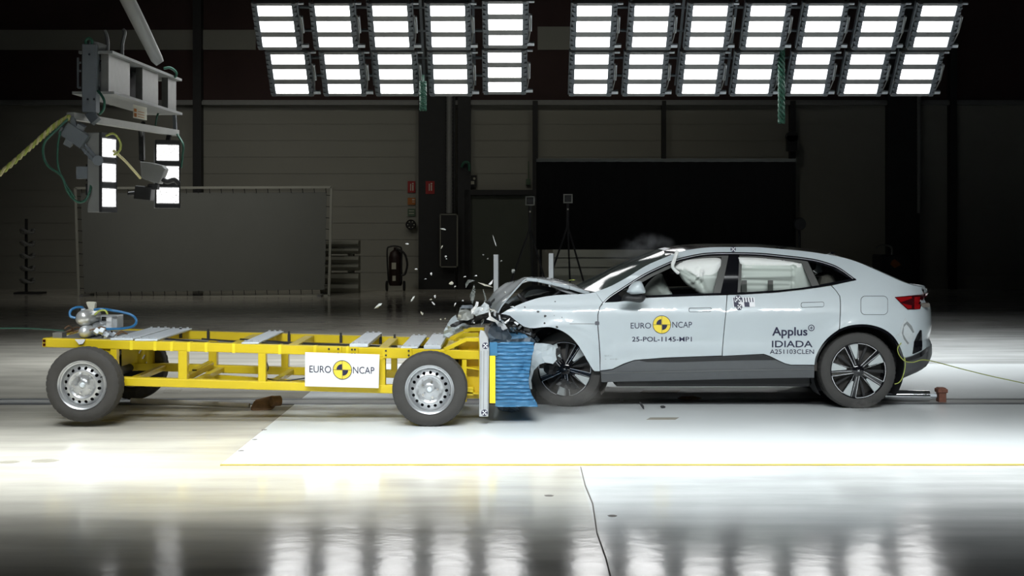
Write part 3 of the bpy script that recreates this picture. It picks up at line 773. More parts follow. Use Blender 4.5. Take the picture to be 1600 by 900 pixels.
cable('lamp_cable', [P(178, 236, 14.1), P(194, 250, 14.6), P(206, 263, 15.2), P(219, 278, 15.9)], .016, M['rope'], 'yellow cable sloping from the side-on lamp to the boxed camera')
cable('lamp_cable', [P(136, 72, 14.2), P(134, 64, 14.2), P(139, 60, 14.2), P(144, 64, 14.2), P(143, 72, 14.2)], .016, M['green_wire'], 'small cable loop on top of the slate upright')
cable('lamp_cable', [P(256, 107, 16.6), P(266, 106, 16.6), P(275, 113, 16.6), P(274, 120, 16.6), P(266, 121, 16.7)], .016, M['green_wire'], 'green cable loop at the boom foot')
cable('lamp_cable', [P(277, 210, 16.7), P(286, 226, 16.6), P(285, 245, 16.6), P(283, 262, 16.6)], .014, M['green_wire'], 'green cable drooping along the hall-facing lamp')
cable('lamp_cable', [P(252, 170, 16.7), P(246, 180, 16.6), P(243, 196, 16.5)], .012, M['green_wire'], 'short cable under the boom end of the ballast box')

# ------------------------------------------------------------------ crash trolley
TY = 11.87                                               # front face of the near side rails
TF = 13.06                                               # front face of the far side rails
T = empty('crash_trolley', P(400, 620, 12.4).xy.to_3d(), 'yellow steel crash trolley on four wheels carrying the blue barrier', 'trolley')
def rail(pa, pb, hgt_px, Y, w=.10):
    a = P(*pa, Y); b = P(*pb, Y); hh = hgt_px * Y / F
    return MB().bar(a + Vector((0, w / 2, -hh / 2)), b + Vector((0, w / 2, -hh / 2)), w, hh)
def upz(px): return 528.5 + .0288 * (px - 66)            # top edge of the near upper rail in the photograph
def lowz(px): return 590.0 + .0288 * (px - 194)
upY = lambda px: P(px, upz(px), TY)
m_ = rail((66, upz(66)), (752, upz(752)), 14, TY); m_.build('upper_rail', M['yellow'], T, bevel=.006)
A0, A1 = P(66, upz(66), TY), P(752, upz(752), TY)
f0 = Vector((A0.x, TF, A0.z)); f1 = Vector((A1.x, TF, A1.z))
MB().bar(f0 + Vector((0, .05, -.04)), f1 + Vector((0, .05, -.04)), .10, .08).build('upper_rail', M['yellow'], T, bevel=.006)
m_ = rail((150, lowz(150)), (740, lowz(740)), 13, TY); m_.build('lower_rail', M['yellow'], T, bevel=.006)
L0, L1 = P(150, lowz(150), TY), P(740, lowz(740), TY)
MB().bar(Vector((L0.x, TF + .05, L0.z - .035)), Vector((L1.x, TF + .05, L1.z - .035)), .10, .075).build('lower_rail', M['yellow'], T, bevel=.006)
def zrail(x, dz=0):
    u = (x - A0.x) / (A1.x - A0.x); return A0.z + (A1.z - A0.z) * u + dz
def zlow(x, dz=0):
    u = (x - L0.x) / (L1.x - L0.x); return L0.z + (L1.z - L0.z) * u + dz
for px0, px1 in ((278, 292), (403, 415), (592, 602), (172, 182)):
    x0 = (px0 - 800) * TY / F; x1 = (px1 - 800) * TY / F; xm = (x0 + x1) / 2
    for yy in (TY + .004, TF + .004):
        MB().span(x0, x1, yy, yy + .085, zlow(xm, -.02), zrail(xm, -.06)).build('post', M['yellow'], T, bevel=.004)
# end caps
e_ = MB()
for yy in (TY, TF):
    for dz in (-.022, -.058): e_.box((A0.x - .004, yy + .05, A0.z + dz), (.012, .03, .026)).box((A0.x + .02, yy - .004, A0.z + dz), (.022, .012, .022))
e_.build('rail_end_light', M['tail_dark'], T)
# cross members on top and between the lower rails
for px in (72, 205, 362, 452, 596, 700):
    x = (px - 800) * TY / F
    MB().span(x - .045, x + .045, TY + .1, TF, zrail(x, -.075), zrail(x, -.008)).build('cross_member', M['yellow'], T, bevel=.004)
for px in (200, 300, 420, 520, 640):
    x = (px - 800) * TY / F
    MB().span(x - .03, x + .03, TY + .1, TF, zlow(x, -.06), zlow(x, -.012)).build('lower_cross_member', M['yellow'], T, bevel=.004)
# inner diagonal bars, dark caps painting the shade of hollow ends
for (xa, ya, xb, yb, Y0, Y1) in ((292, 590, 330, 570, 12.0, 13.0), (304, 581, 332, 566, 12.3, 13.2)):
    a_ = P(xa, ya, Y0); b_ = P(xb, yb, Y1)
    o_ = MB().bar(a_, b_, .05, .05).build('strut_tube', M['yellow'], T); MB().bar(a_ - (b_ - a_).normalized() * .005, a_ + (b_ - a_).normalized() * .01, .04, .04).build('end_shade_cap', M['dark_hole'], o_)
for (xa, xb) in ((330, 590),):
    MB().bar(P(300, 601, 12.2), P(590, 596, 12.95), .045, .045).bar(P(320, 588, 12.95), P(590, 606, 12.1), .045, .045).build('floor_brace', M['yellow'], T)
# rear web plate behind the near wheel
MB().span((140 - 800) * TY / F, (172 - 800) * TY / F, TY + .03, TY + .05, zlow(-3.6), zrail(-3.6, -.07)).span((140 - 800) * TY / F, (172 - 800) * TY / F, TF + .03, TF + .05, zlow(-3.6), zrail(-3.6, -.07)).build('web_plate', M['yellow'], T)
# tape bands on the rail, clamps and bolts
for px in (205, 242, 268, 295, 322, 365, 437, 492, 543):
    x = (px - 800) * TY / F; dx = .013
    MB().span(x - dx, x + dx, TY - .0015, TY + .1015, zrail(x, -.0825), zrail(x, .0015)).build('tape_band', M['yellow_tape'], T)
for px0, px1 in ((509, 534), (545, 560), (598, 644)):
    x0 = (px0 - 800) * TY / F; x1 = (px1 - 800) * TY / F; xm = (x0 + x1) / 2
    pl = MB().span(x0, x1, TY - .012, TY, zrail(xm, -.088), zrail(xm, .002)).build('splice_plate', M['yellow'], T, bevel=.003)
    b_ = MB()
    for x in (x0 + .03, x1 - .03):
        for dz in (-.02, -.06): b_.cyl((x, TY - .018, zrail(xm, dz)), (x, TY - .01, zrail(xm, dz)), .009, 8)
    b_.build('bolt', M['dark_steel'], pl, True)
for px in (283, 326, 452, 533, 595, 617):
    x = (px - 800) * TF / F + .0
    MB().span(x - .012, x + .012, TF - .03, TF, zrail(x, -.07), zrail(x, .0)).box((x, TF - .02, zrail(x, .015)), (.02, .02, .03)).build('eyebolt', M['dark_steel'], T)
# cable tray / dark wiring between the rails
o_ = MB()
for k in range(3):
    o_.tube(spline([P(255 + 60 * k, 529 + .5 * k, 12.2), P(330 + 60 * k, 535, 12.4), P(420 + 50 * k, 538, 12.3), P(520 + 40 * k, 541, 12.5), P(620, 541 + k, 12.3)], 6), .008, 6)
o_.build('wiring', M['black_plastic'], T, True)
MB().tube(spline([P(415, 562, 11.95), P(419, 575, 11.93), P(415, 590, 12), P(440, 595, 12.1), P(470, 592, 12.1), P(478, 590, 12.1)], 6), .006, 6).build('wiring', M['black_plastic'], T, True)
# steel ballast plates lying across the rails, bolted down
def plate(px0, px1, ythick, dz=0.0, y1=13.16, fronty=None):
    y0 = TY - .0; x0 = (px0 - 800) * TY / F; x1 = (px1 - 800) * TY / F; xm = (x0 + x1) / 2
    z0 = zrail(xm, .001 + dz)
    o = MB().span(x0, x1, y0, y1, z0, z0 + ythick).build('ballast_plate', M['galv'], T, bevel=.004)
    b_ = MB()
    for i in range(3):
        x = x0 + (x1 - x0) * (i + .5) / 3
        for yy in (y0 + .06, y1 - .05): b_.cyl((x, yy, z0 + ythick), (x, yy, z0 + ythick + .014), .013, 6)
    b_.build('bolt', M['alu'], o, True); return o
plate(172, 208, .018); plate(210, 246, .018)
plate(377, 404.5, .016)
plate(546, 575, .030); plate(626, 653, .016); plate(662, 689, .034)
# wheels
def wheel_proto():
    rt, rr, w = .333, .213, .19
    prof = [(rr - .012, .012), (rr + .004, .004), (rr + .022, -.002), (rr + .05, -.006), (rt - .035, -.002), (rt - .012, .012), (rt - .002, .035), (rt, .06),
            (rt - .006, .064), (rt - .006, .070), (rt, .074), (rt, .094), (rt - .006, .096), (rt - .006, .104), (rt, .106), (rt, .13), (rt - .002, w - .035), (rt - .012, w - .012), (rt - .035, w), (rr + .03, w), (rr, w - .02)]
    ty = MB().lathe(prof, n=144, rmod=lambda i, j: (-.005 if (4 <= i <= 6 or 15 <= i <= 17) and j % 4 == 0 else 0))
    tyre = ty.build('tyre', M['rubber'], None, True, angle=30, local=True)
    rim = bpy.data.objects.new('wheel', None)
    # rim: lip + dish with sixteen round holes
    def dish(r):
        pts = [(0, .012), (.045, .012), (.052, .020), (.10, .024), (.112, .012), (.125, .008), (.150, .018), (.168, .034), (.182, .046)]
        for (ra, ya), (rb, yb) in zip(pts, pts[1:]):
            if r <= rb: return ya + (yb - ya) * (r - ra) / (rb - ra)
        return pts[-1][1]
    outer = [(.182 * math.cos(2 * math.pi * i / 96), .182 * math.sin(2 * math.pi * i / 96)) for i in range(96)]
    holes = []
    for k in range(16):
        a = 2 * math.pi * (k + .5) / 16; cx, cy = .150 * math.cos(a), .150 * math.sin(a)
        holes.append([(cx + .0145 * math.cos(2 * math.pi * i / 12), cy + .0145 * math.sin(2 * math.pi * i / 12)) for i in range(12)])
    v, tr_, bnd = cdt([outer] + holes, .010)
    mb = MB(); mb.raw([(p.x, dish(p.length), p.y) for p in v], tr_)
    mb.lathe([(.182, .046), (.186, .030), (.190, .014), (.200, .012), (.204, .002), (.216, -.004), (.219, .003), (.216, .012), (.205, .02), (.19, .06), (.175, .17), (.20, .185)], n=96)
    w_ = mb.build('wheel', M['steel_wheel'], None, True, angle=50, local=True)
    bd = MB().lathe([(0, .075), (.18, .075)], n=32).build('wheel_back', M['dark_hole'], w_, local=True)
    hb_ = MB().lathe([(0, -.006), (.018, -.006), (.022, .0), (.024, .014), (.040, .012), (.042, .02)], n=24)
    hb_.build('hub_cap', M['galv'], w_, True, local=True)
    ln = MB()
    for k in range(5):
        a = 2 * math.pi * k / 5 + .3; c = Vector((.072 * math.cos(a), 0, .072 * math.sin(a)))
        ln.cyl(c + Vector((0, .024, 0)), c + Vector((0, .002, 0)), .012, 6)
    ln.build('lug_nut', M['chrome'], w_, True, local=True)
    sd = MB()
    for k in range(10):
        a = 2 * math.pi * k / 10; c = Vector((.098 * math.cos(a), 0, .098 * math.sin(a)))
        sd.cyl(c + Vector((0, .026, 0)), c + Vector((0, .015, 0)), .010, 8)
    sd.build('stud', M['steel_wheel'], w_, True, local=True)
    MB().tube([(.186, .025, 0), (.183, -.008, 0)], .006, 8).build('valve', M['black_plastic'], w_, local=True)
    tyre.parent = w_
    bpy.data.objects.remove(rim)
    return w_
wp = wheel_proto(); wp.parent = T
TO = T.location
W1 = P(671, 609.5, 11.62); W2 = P(128, 602, 11.62)
W1.z = .333
wp.location = W1 - TO; wp.rotation_euler = (0, .25, 0)
w2 = copy_tree(wp, T); w2.location = W2 - TO; w2.rotation_euler = (0, -.4, 0)
for w_ in (W1, W2):
    c = copy_tree(wp, T); c.location = Vector((w_.x, 13.33, w_.z)) - TO; c.rotation_euler = (0, .7, math.pi)
ax_ = MB()
for w_ in (W1, W2): ax_.cyl((w_.x, 11.70, w_.z), (w_.x, 13.25, w_.z), .04, 12)
ax_.build('axle', M['dark_steel'], T, True)
hg = MB()
for w_ in (W1, W2):
    for yy in (TY + .05, TF + .05): hg.span(w_.x - .08, w_.x + .08, yy - .04, yy + .04, w_.z - .03, zrail(w_.x, -.08))
hg.build('axle_hanger', M['yellow'], T)
# brake disc painted with white dashes on the far rear wheel
# front frame: gusseted columns near and far
def column(Y, px0, name='front_column'):
    dx = 0
    def w(px, py): return P(px, py, TY + .0) + Vector((0, Y - TY, 0))
    o_ = MB()
    o_.span(w(716, 0).x, w(751, 0).x, Y + .10, Y + .14, w(0, 625).z, w(0, 531).z)      # web
    o_.span(w(748, 0).x, w(752, 0).x, Y - .02, Y + .2, w(0, 622).z, w(0, 529).z)       # flange towards the barrier
    o_.span(w(722, 0).x, w(729, 0).x, Y + .003, Y + .14, w(0, 628).z, w(0, 562).z)       # flange towards the wheel
    for py in (573.5, 612): o_.hexa([w(727, py + 2), w(751, py + 5), w(751, py + 5) + Vector((0, .14, 0)), w(727, py + 2) + Vector((0, .14, 0)), w(727, py), w(751, py + 3), w(751, py + 3) + Vector((0, .14, 0)), w(727, py) + Vector((0, .14, 0))])
    o_.build(name, M['yellow'], T)
    g = MB()
    a, b_, c_ = w(694, 547), w(730, 530), w(752, 530)
    g.bar(a + Vector((0, .05, 0)), b_ + Vector((0, .05, 0)), .10, .035).bar(b_ + Vector((-.01, .05, -.005)), c_ + Vector((0, .05, -.005)), .11, .035)
    g.build('gusset_arm', M['yellow'], T, bevel=.003)
column(TY, 725); column(TF, 725)
wf = lambda px, py, Y=TY: P(px, py, Y)
MB().prism([P(694, 545, 12.9), P(724, 520, 12.9), P(748, 520, 12.9), P(748, 545, 12.9)], (0, .04, 0)).build('gusset_plate', M['yellow'], T)
# barrier back plate, side profile, target marks
BX0, BX1 = (749 - 800) * 11.75 / F, (765 - 800) * 11.75 / F
bp0 = MB().span(BX0 + .02, BX1 - .01, 11.80, 13.50, P(0, 640, 11.75).z, P(0, 531, 11.75).z).build('barrier_plate', M['grey_steel'], T)
pr = MB(); yp = 11.75
outl = [P(748.5, 651, yp), P(763, 651, yp), P(764, 560, yp), P(764.5, 545, yp), P(762, 528, yp), P(757, 518, yp), P(750, 516, yp), P(748.5, 525, yp), P(749.5, 545, yp)]
pr.prism(outl, (0, .06, 0))
so = pr.build('side_profile', M['alu'], T, bevel=.004)
gr = MB()
for px in (751, 755.5, 761.5): gr.bar(P(px, 640, yp - .002), P(px + .6, 548, yp - .002), .004, .004, (0, 1, 0))
gr.build('groove_line', M['grey_steel'], so)
# back side of the tray: top wreckage plate above the profile
def target(cx, cy, r, Y, parent, proj=None):
    pr_ = proj or (lambda a, b_, o: P(a, b_, Y - o))
    v, f = disc2(cx, cy, r); o = link_mesh('target_mark', [pr_(a, b_, .003) for a, b_ in v], f, M['ink'], parent)
    parts = [disc2(cx + dx * r * .42, cy + dy * r * .42, r * .26, n=10) for dx, dy in ((0, 0), (1, 1), (-1, 1), (1, -1), (-1, -1))]
    v, f = join2(*parts); link_mesh('target_dot', [pr_(a, b_, .006) for a, b_ in v], f, M['white'], parent)
target(758.5, 540.3, 5, yp, so); target(757, 645, 5, yp, so)
MB().span((765 - 800) * 11.76 / F, (774 - 800) * 11.76 / F, 11.76, 13.48, P(0, 630, 11.76).z, P(0, 556, 11.76).z).build('yellow_strip', M['yellow_tape'], T)
MB().span((765 - 800) * 11.78 / F, (777 - 800) * 11.78 / F, 11.78, 13.46, P(0, 556, 11.78).z, P(0, 535, 11.78).z).build('blue_mount', M['blue'], T)
# crushed blue honeycomb block with pressed horizontal ribs
bl = MB(); NX, NZ = 26, 96; yb = 11.80
def edge_r(v): # right outline in px by row
    ks = [(0, 834), (.12, 834), (.22, 831), (.35, 829), (.5, 827), (.62, 826), (.72, 827), (.85, 831), (.93, 836), (1, 841)]
    for (a, xa), (b_, xb) in zip(ks, ks[1:]):
        if v <= b_: return xa + (xb - xa) * (v - a) / (b_ - a)
    return 841
def rib(u, v):
    r = math.sin(v * 2 * math.pi * 17 + .35 * math.sin(u * 9 + v * 5))
    return .012 * max(-.6, min(.75, r * 1.6)) + .02 * math.exp(-((u - .80) / .07) ** 2 - ((v - .40) / .10) ** 2) * -1.5 + .01 * math.sin(u * 23) * math.sin(v * 31) * u ** 3
vs = []; fs = []
for j in range(NZ + 1):
    v = j / NZ; py = 535 + (632 - 535) * v + (3.5 * (1 if v > .97 else 0))
    for i in range(NX + 1):
        u = i / NX; px = 774 + (edge_r(v) - 774) * u
        vs.append(P(px, py, yb) + Vector((0, rib(u, v) * -1, 0)))
n0 = len(vs)
for j in range(NZ):
    for i in range(NX):
        k = j * (NX + 1) + i; fs.append((k, k + 1, k + NX + 2, k + NX + 1))
# crumpled far body: top, bottom, right face
back = []
for j in range(NZ + 1):
    v = j / NZ
    for i in range(NX + 1):
        u = i / NX; p_ = vs[j * (NX + 1) + i]
        vs.append(Vector((p_.x * 1 - .12 * u, 13.42, p_.z)))
o = (NX + 1) * (NZ + 1)
for i in range(NX): fs.append((i, o + i, o + i + 1, i + 1)); k = NZ * (NX + 1) + i; fs.append((k, k + 1, o + k + 1, o + k))
for j in range(NZ): k = j * (NX + 1) + NX; fs.append((k, o + k, o + k + NX + 1, k + NX + 1)); k = j * (NX + 1); fs.append((k, k + NX + 1, o + k + NX + 1, o + k))
ba = link_mesh('honeycomb_barrier', vs, fs, M['blue'], T, True); ba.data.set_sharp_from_angle(angle=math.radians(55))
# torn skin of the barrier, folded up over the top
def sheet(name, poly, m_, parent, cell=.05, amp=.03, thick=.004, seed=1, flat=True, local=False):
    """crumpled sheet: polygon of (px, py, Y) rim points triangulated in the picture plane, depth blended from the rim and creased"""
    rr = random.Random(seed)
    w = [P(*p_) for p_ in poly]
    v, tr_, bnd = cdt([[(p_.x, p_.z) for p_ in w]], cell)
    out = []
    for q_ in v:
        ws = 0; yv = 0
        for p_ in w:
            d2 = (p_.x - q_.x) ** 2 + (p_.z - q_.y) ** 2 + 1e-6; k = 1 / d2 ** 1.2; ws += k; yv += k * p_.y
        out.append(Vector((q_.x, yv / ws + rr.uniform(-amp, amp), q_.y)))
    n = len(out)
    allv = out + [p_ + Vector((0, thick, 0)) for p_ in out]
    fcs = [t_ for t_ in tr_] + [tuple(reversed([i + n for i in t_])) for t_ in tr_] + [(a, b_, b_ + n, a + n) for a, b_ in bnd]
    o = link_mesh(name, allv, fcs, m_, parent, not flat)
    bm = bmesh.new(); bm.from_mesh(o.data); bmesh.ops.recalc_face_normals(bm, faces=bm.faces); bm.to_mesh(o.data); bm.free()
    return o
sheet('torn_skin', [(762, 520, 11.9), (768, 505, 12.0), (778, 503, 12.2), (790, 512, 12.2), (800, 527, 12.0), (796, 532, 11.9), (776, 533, 11.85), (766, 534, 11.82)], M['blue_dark'], T, .05, .05, seed=4)
sheet('torn_skin', [(775, 533, 11.8), (800, 530, 11.85), (830, 527, 11.9), (836, 532, 11.85), (836, 536, 11.8), (775, 537, 11.79)], M['blue_dark'], T, .05, .015, seed=5)
sheet('torn_skin', [(774, 632, 11.85), (808, 634, 11.85), (812, 641, 12.0), (800, 644, 12.1), (779, 640, 12.0)], M['blue_dark'], T, .05, .03, seed=8)
# sign board
sy = 11.80
sb = MB().prism([P(476.6, 550.4, sy), P(593, 554, sy), P(591.6, 606.6, sy), P(476.4, 603.6, sy)], (0, .012, 0)).build('sign_board', M['white_board'], T, bevel=.002)
def skew(a, b_): return (a, b_ + (a - 534.9) * .025)
def put_flat(name, vf, m_, off): 
    return link_mesh(name, [P(*skew(a, b_), sy - off) for a, b_ in vf[0]], vf[1], m_, sb)
put_flat('lettering', text_px('EURO', 483.5, 517.3, 583.0, 572.5), M['ink'], .004); put_flat('lettering', text_px('NCAP', 551.5, 585, 583.0, 572.5), M['ink'], .004)
put_flat('emblem_disc', disc2(534.9, 578, 14.6, n=48), M['sticker_yellow'], .003)
put_flat('emblem_mark', join2(disc2(534.4, 577.6, 8.6, 90, 180), disc2(535.4, 578.4, 8.6, 270, 360), ring2(534.9, 578, 15.0, .9), rect2(520, 577.75, 549.5, 578.25), rect2(534.65, 563.5, 535.15, 592.5)), M['ink'], .006)
# air tank, valves and electrics on the rear deck
def tk(px, py, Y): return P(px, py, Y)
MB().lathe([(0, -.075), (.03, -.073), (.055, -.058), (.07, -.03), (.075, 0), (.075, .25), (.06, .32), (.0, .35)], tk(131.5, 497, 12.05), 32).build('air_tank', mat('tank_steel', (.6, .6, .58), .28, .55), T, True)
MB().lathe([(0, -.06), (.03, -.055), (.052, -.03), (.058, 0), (.058, .2), (.0, .22)], tk(133, 518.5, 12.0), 28).build('air_tank', M['alu'], T, True)
MB().lathe([(0, -.06), (.03, -.055), (.05, -.03), (.052, 0), (.052, .2), (.0, .22)], tk(145, 513, 12.15), 28).build('air_tank', M['alu'], T, True)
MB().cyl(tk(130, 487, 12.1), tk(130, 482, 12.1), .022, 12).build('valve_neck', M['galv'], T, True)
MB().prism([tk(134, 472.5, 12.2), tk(136, 471.5, 12.2), tk(147, 472, 12.2), tk(148.5, 474, 12.2), tk(147, 487, 12.2), tk(140, 488, 12.2)], (0, .06, 0)).build('white_cap', M['cream'], T, bevel=.005)
bx = MB().span(tk(148, 0, 12.3).x, tk(183, 0, 12.3).x, 12.3, 12.5, tk(0, 513, 12.3).z, tk(0, 493.5, 12.3).z).build('valve_box', M['alu'], T, bevel=.004)
MB().span(tk(159, 0, 12.29).x, tk(166, 0, 12.29).x, 12.288, 12.3, tk(0, 501, 12.29).z, tk(0, 495, 12.29).z).build('display', M['black_gloss'], bx)
MB().span(tk(167, 0, 12.29).x, tk(175.5, 0, 12.29).x, 12.27, 12.3, tk(0, 512.5, 12.29).z, tk(0, 494.5, 12.29).z).build('white_cover', M['white_board'], bx)
MB().tube(spline([tk(118, 497, 12.0), tk(110, 494, 12.0), tk(110, 486, 12.02), tk(117, 481, 12.05), tk(127, 480, 12.08), tk(131, 483, 12.1)], 8), .012, 8).build('blue_hose', M['hose_blue'], T, True)
MB().tube(spline([tk(147, 484, 12.15), tk(160, 483, 12.15), tk(175, 485, 12.2), tk(192, 488, 12.2), tk(207, 493, 12.2), tk(213, 501, 12.2), tk(209, 509, 12.15), tk(196, 513, 12.1), tk(180, 514, 12.05), tk(166, 514, 12.05)], 8), .012, 8).build('blue_hose', M['hose_blue'], T, True)
MB().tube(spline([tk(148, 492, 12.1), tk(155, 486, 12.1), tk(164, 485, 12.1), tk(168, 491, 12.1)], 8), .009, 8).build('green_hose', M['yg_wire'], T, True)
wr = MB(); r2 = random.Random(5)
for k in range(16):
    a = Vector((r2.uniform(100, 185), r2.uniform(513, 525))); b_ = a + Vector((r2.uniform(10, 40), r2.uniform(-6, 5))); y_ = r2.uniform(11.95, 12.5)
    wr.tube(spline([tk(a.x, a.y, y_), tk((a.x + b_.x) / 2, min(a.y, b_.y) - r2.uniform(1, 6), y_ + .05), tk(b_.x, min(b_.y, 527), y_ + .1)], 5), .006, 6)
wr.build('wiring', M['rust'], T, True)
fit = MB()
for k in range(12):
    fit.box(tk(r2.uniform(140, 178), r2.uniform(513, 526), r2.uniform(11.95, 12.3)), (r2.uniform(.03, .07), .05, r2.uniform(.02, .05)), (r2.uniform(0, 1), r2.uniform(0, 1), 0))
fit.build('valve_fitting', M['galv'], T, bevel=.003)
MB().span(tk(82, 0, 12).x, tk(97, 0, 12).x, 12, 12.12, tk(0, 529, 12).z, tk(0, 520, 12).z).span(tk(82, 0, 12).x, tk(175, 0, 12).x, 11.98, 12.9, tk(0, 531.5, 12).z, tk(0, 528.5, 12).z).build('deck_plate', M['grey_steel'], T)
MB().prism([tk(117, 530, 11.86), tk(134, 530, 11.86), tk(130, 537, 11.86), tk(124, 538, 11.86)], (0, -.01, 0)).build('torn_tape', M['white_board'], T)
# far wheel dashes: the sleeve with white marks seen through the frame
for k in range(3):
    MB().box(P(219 + k * 5.5, 549 + k * 8.5, 13.08), (.012, .01, .045), (0, .5, 0)).build('white_dash', M['white'], T)
# tow bar lying on the floor under the trolley
t = empty('tow_bar', P(330, 636, 12.8).xy.to_3d(), 'long grey tow bar with a rusty coupling lying on the floor beneath the trolley', 'tow bar')
MB().tube([P(205, 626, 12.95), P(390, 634, 12.75)], .026, 10).build('bar', mat('bar_grey', (.46, .44, .40), .6, .3, 0, .2, 8), t, True)
MB().prism([P(390, 640, 12.7), P(397, 626, 12.75), P(425, 619, 12.8), P(431, 624, 12.8), P(428, 638, 12.75), P(415, 645, 12.7), P(400, 645, 12.7)], (0, .09, 0)).build('coupling', M['rust'], t, bevel=.012)
MB().cyl(P(424, 627, 12.7), P(438, 626, 12.75), .05, 12).build('coupling_pin', M['rust'], t, True)
for v in (): pass
# tow rod under the boot
t = empty('tow_rod', P(1430, 620, 13.3).xy.to_3d(), 'shiny steel rod ending in a red coupling on the track behind the rear wheel', 'tow rod')
a_ = P(1376, 621, 13.35); a_.z = .065; b_ = P(1452, 620, 13.3); b_.z = .065
MB().tube([a_, b_], .055, 16).build('rod', M['chrome'], t, True)
MB().cyl(b_, b_ + Vector((.07, 0, 0)), .022, 10).build('rod_end', M['galv'], t, True)
c_ = b_ + Vector((.12, 0, 0)); c_.z = .075
MB().box(c_, (.075, .10, .15)).box(c_ + Vector((0, 0, .045)), (.10, .12, .04)).build('coupling', mat('red_oxide', (.22, .09, .06), .7, .1, 0, .4, 40), t, bevel=.006)
# ------------------------------------------------------------------ the car
YC = 13.74                                               # centre plane
CAR = empty('car', (2.1, YC, 0), 'silver white five-door car with a crushed front, white lettering-free roof and black sills, striking the blue barrier', 'car')
CAR['label'] = 'silver white saloon car with crushed front and inflated airbags, rammed into the blue barrier'
HW = [(0.10, .84), (.20, .895), (.28, .935), (.34, .958), (.45, .984), (.56, .998), (.68, 1.004), (.80, 1.0), (.90, .991), (.955, .980), (1.0, .960), (1.06, .935), (1.12, .908), (1.25, .842), (1.38, .765), (1.50, .685), (1.60, .60), (1.70, .50)]
def pchip(tab):
    xs = [a for a, _ in tab]; ys = [b for _, b in tab]; n = len(xs)
    h = [xs[i + 1] - xs[i] for i in range(n - 1)]; dl = [(ys[i + 1] - ys[i]) / h[i] for i in range(n - 1)]
    d = [dl[0]] + [0] * (n - 2) + [dl[-1]]
    for i in range(1, n - 1):
        if dl[i - 1] * dl[i] > 0:
            w1 = 2 * h[i] + h[i - 1]; w2 = h[i] + 2 * h[i - 1]
            d[i] = (w1 + w2) / (w1 / dl[i - 1] + w2 / dl[i])
    def f(x):
        if x <= xs[0]: return ys[0]
        if x >= xs[-1]: return ys[-1]
        i = 0
        while x > xs[i + 1]: i += 1
        t = (x - xs[i]) / h[i]
        return ys[i] * (1 + 2 * t) * (1 - t) ** 2 + h[i] * d[i] * t * (1 - t) ** 2 + ys[i + 1] * t * t * (3 - 2 * t) + h[i] * d[i + 1] * t * t * (t - 1)
    return f
hwf = pchip(HW)
XEND = pchip([(.15, 3.75), (.22, 3.85), (.28, 4.00), (.33, 4.14), (.386, 4.235), (.45, 4.27), (.50, 4.285), (.60, 4.28), (.66, 4.255), (.72, 4.275), (.80, 4.285), (.92, 4.28), (1.0, 4.27), (1.03, 4.23), (1.08, 4.235), (1.12, 4.255), (1.17, 4.23), (1.3, 4.2), (1.6, 4.2)])
XS = 3.45
ARCH_R = P(1341, 580, 12.8); ARCH_F = P(881, 580, 12.8)
def hw(x, z):
    h = hwf(z)
    if x > XS:
        t = min((x - XS) / (XEND(z) - XS), 1.0); h *= max(1 - t ** 3.3, 0.0) ** .5
    if x < .35:                                           # nose tapers inwards
        h -= .10 * (.35 - x) ** 1.6
    # flared wheel arches
    for A in (ARCH_R, ARCH_F):
        r = math.hypot(x - A.x, z - A.z)
        if z < .95: h += .020 * math.exp(-((r - .44) / .07) ** 2)
    # lower door scallop
    if .75 < x < 3.0: h -= .022 * math.exp(-((z - .50) / .09) ** 2) * min(1, (x - .75) / .4, (3.0 - x) / .4)
    return h
def side(x, z, off=0.0): return YC - hw(x, z) - off
def snorm(x, z):
    e = 2e-3
    dx = (side(x + e, z) - side(x - e, z)) / (2 * e); dz = (side(x, z + e) - side(x, z - e)) / (2 * e)
    return Vector((dx, -1, dz)).normalized()
def solve(px, py, off=0.0):
    Y = 12.8
    for _ in range(40):
        x = (px - 800) * Y / F; z = H - (py - HZ) * Y / F
        xe = XEND(z) - .012
        Yn = side(min(x, xe), z, off)
        if abs(Yn - Y) < 1e-6: break
        Y = Y + .7 * (Yn - Y)
    return min(x, xe), z
def world(p, off=0.0):
    """outline point -> (x, z): either pixels on the near flank or ('w', x, z)"""
    return (p[1], p[2]) if p[0] == 'w' else solve(p[0], p[1], off)
def dens(pts, closed=True, step=3.0):
    return pts
def panel(name, outline, m, parent=CAR, off=0.0, thick=.022, cell=.055, far=False, holes=()):
    """body panel following the flank, with real thickness"""
    lo = [[world(p) for p in outline]] + [[world(p) for p in h] for h in holes]
    v, tris, bnd = cdt(lo, cell)
    fr = []; nr = []
    sgn = -1 if far else 1
    for p in v:
        y = side(p.x, p.y, off); n = snorm(p.x, p.y)
        if far: y = 2 * YC - y; n = Vector((n.x, -n.y, n.z))
        fr.append(Vector((p.x, y, p.y))); nr.append(n)
    n0 = len(fr); verts = list(fr); faces = []; norms = []
    for t in tris:
        a, b, c = (fr[i] for i in t); g = (b - a).cross(c - a)
        if g.dot(nr[t[0]]) < 0: t = tuple(reversed(t))
        faces.append(t); norms += [nr[i] for i in t]
    for a, b in bnd:
        k = len(verts); d = Vector((0, thick * sgn, 0))
        verts += [fr[a], fr[b], fr[b] + d, fr[a] + d]
        e = fr[b] - fr[a]; g = e.cross(d).normalized() if e.length > 0 else Vector((1, 0, 0))
        faces.append((k, k + 1, k + 2, k + 3)); norms += [g] * 4
    return link_mesh(name, verts, faces, m, parent, normals=norms)
def decal(name, vf, m, parent, off):
    v = []
    for a, b in vf[0]:
        x, z = solve(a, b); v.append(Vector((x, side(x, z, off), z)))
    return link_mesh(name, v, vf[1], m, parent)
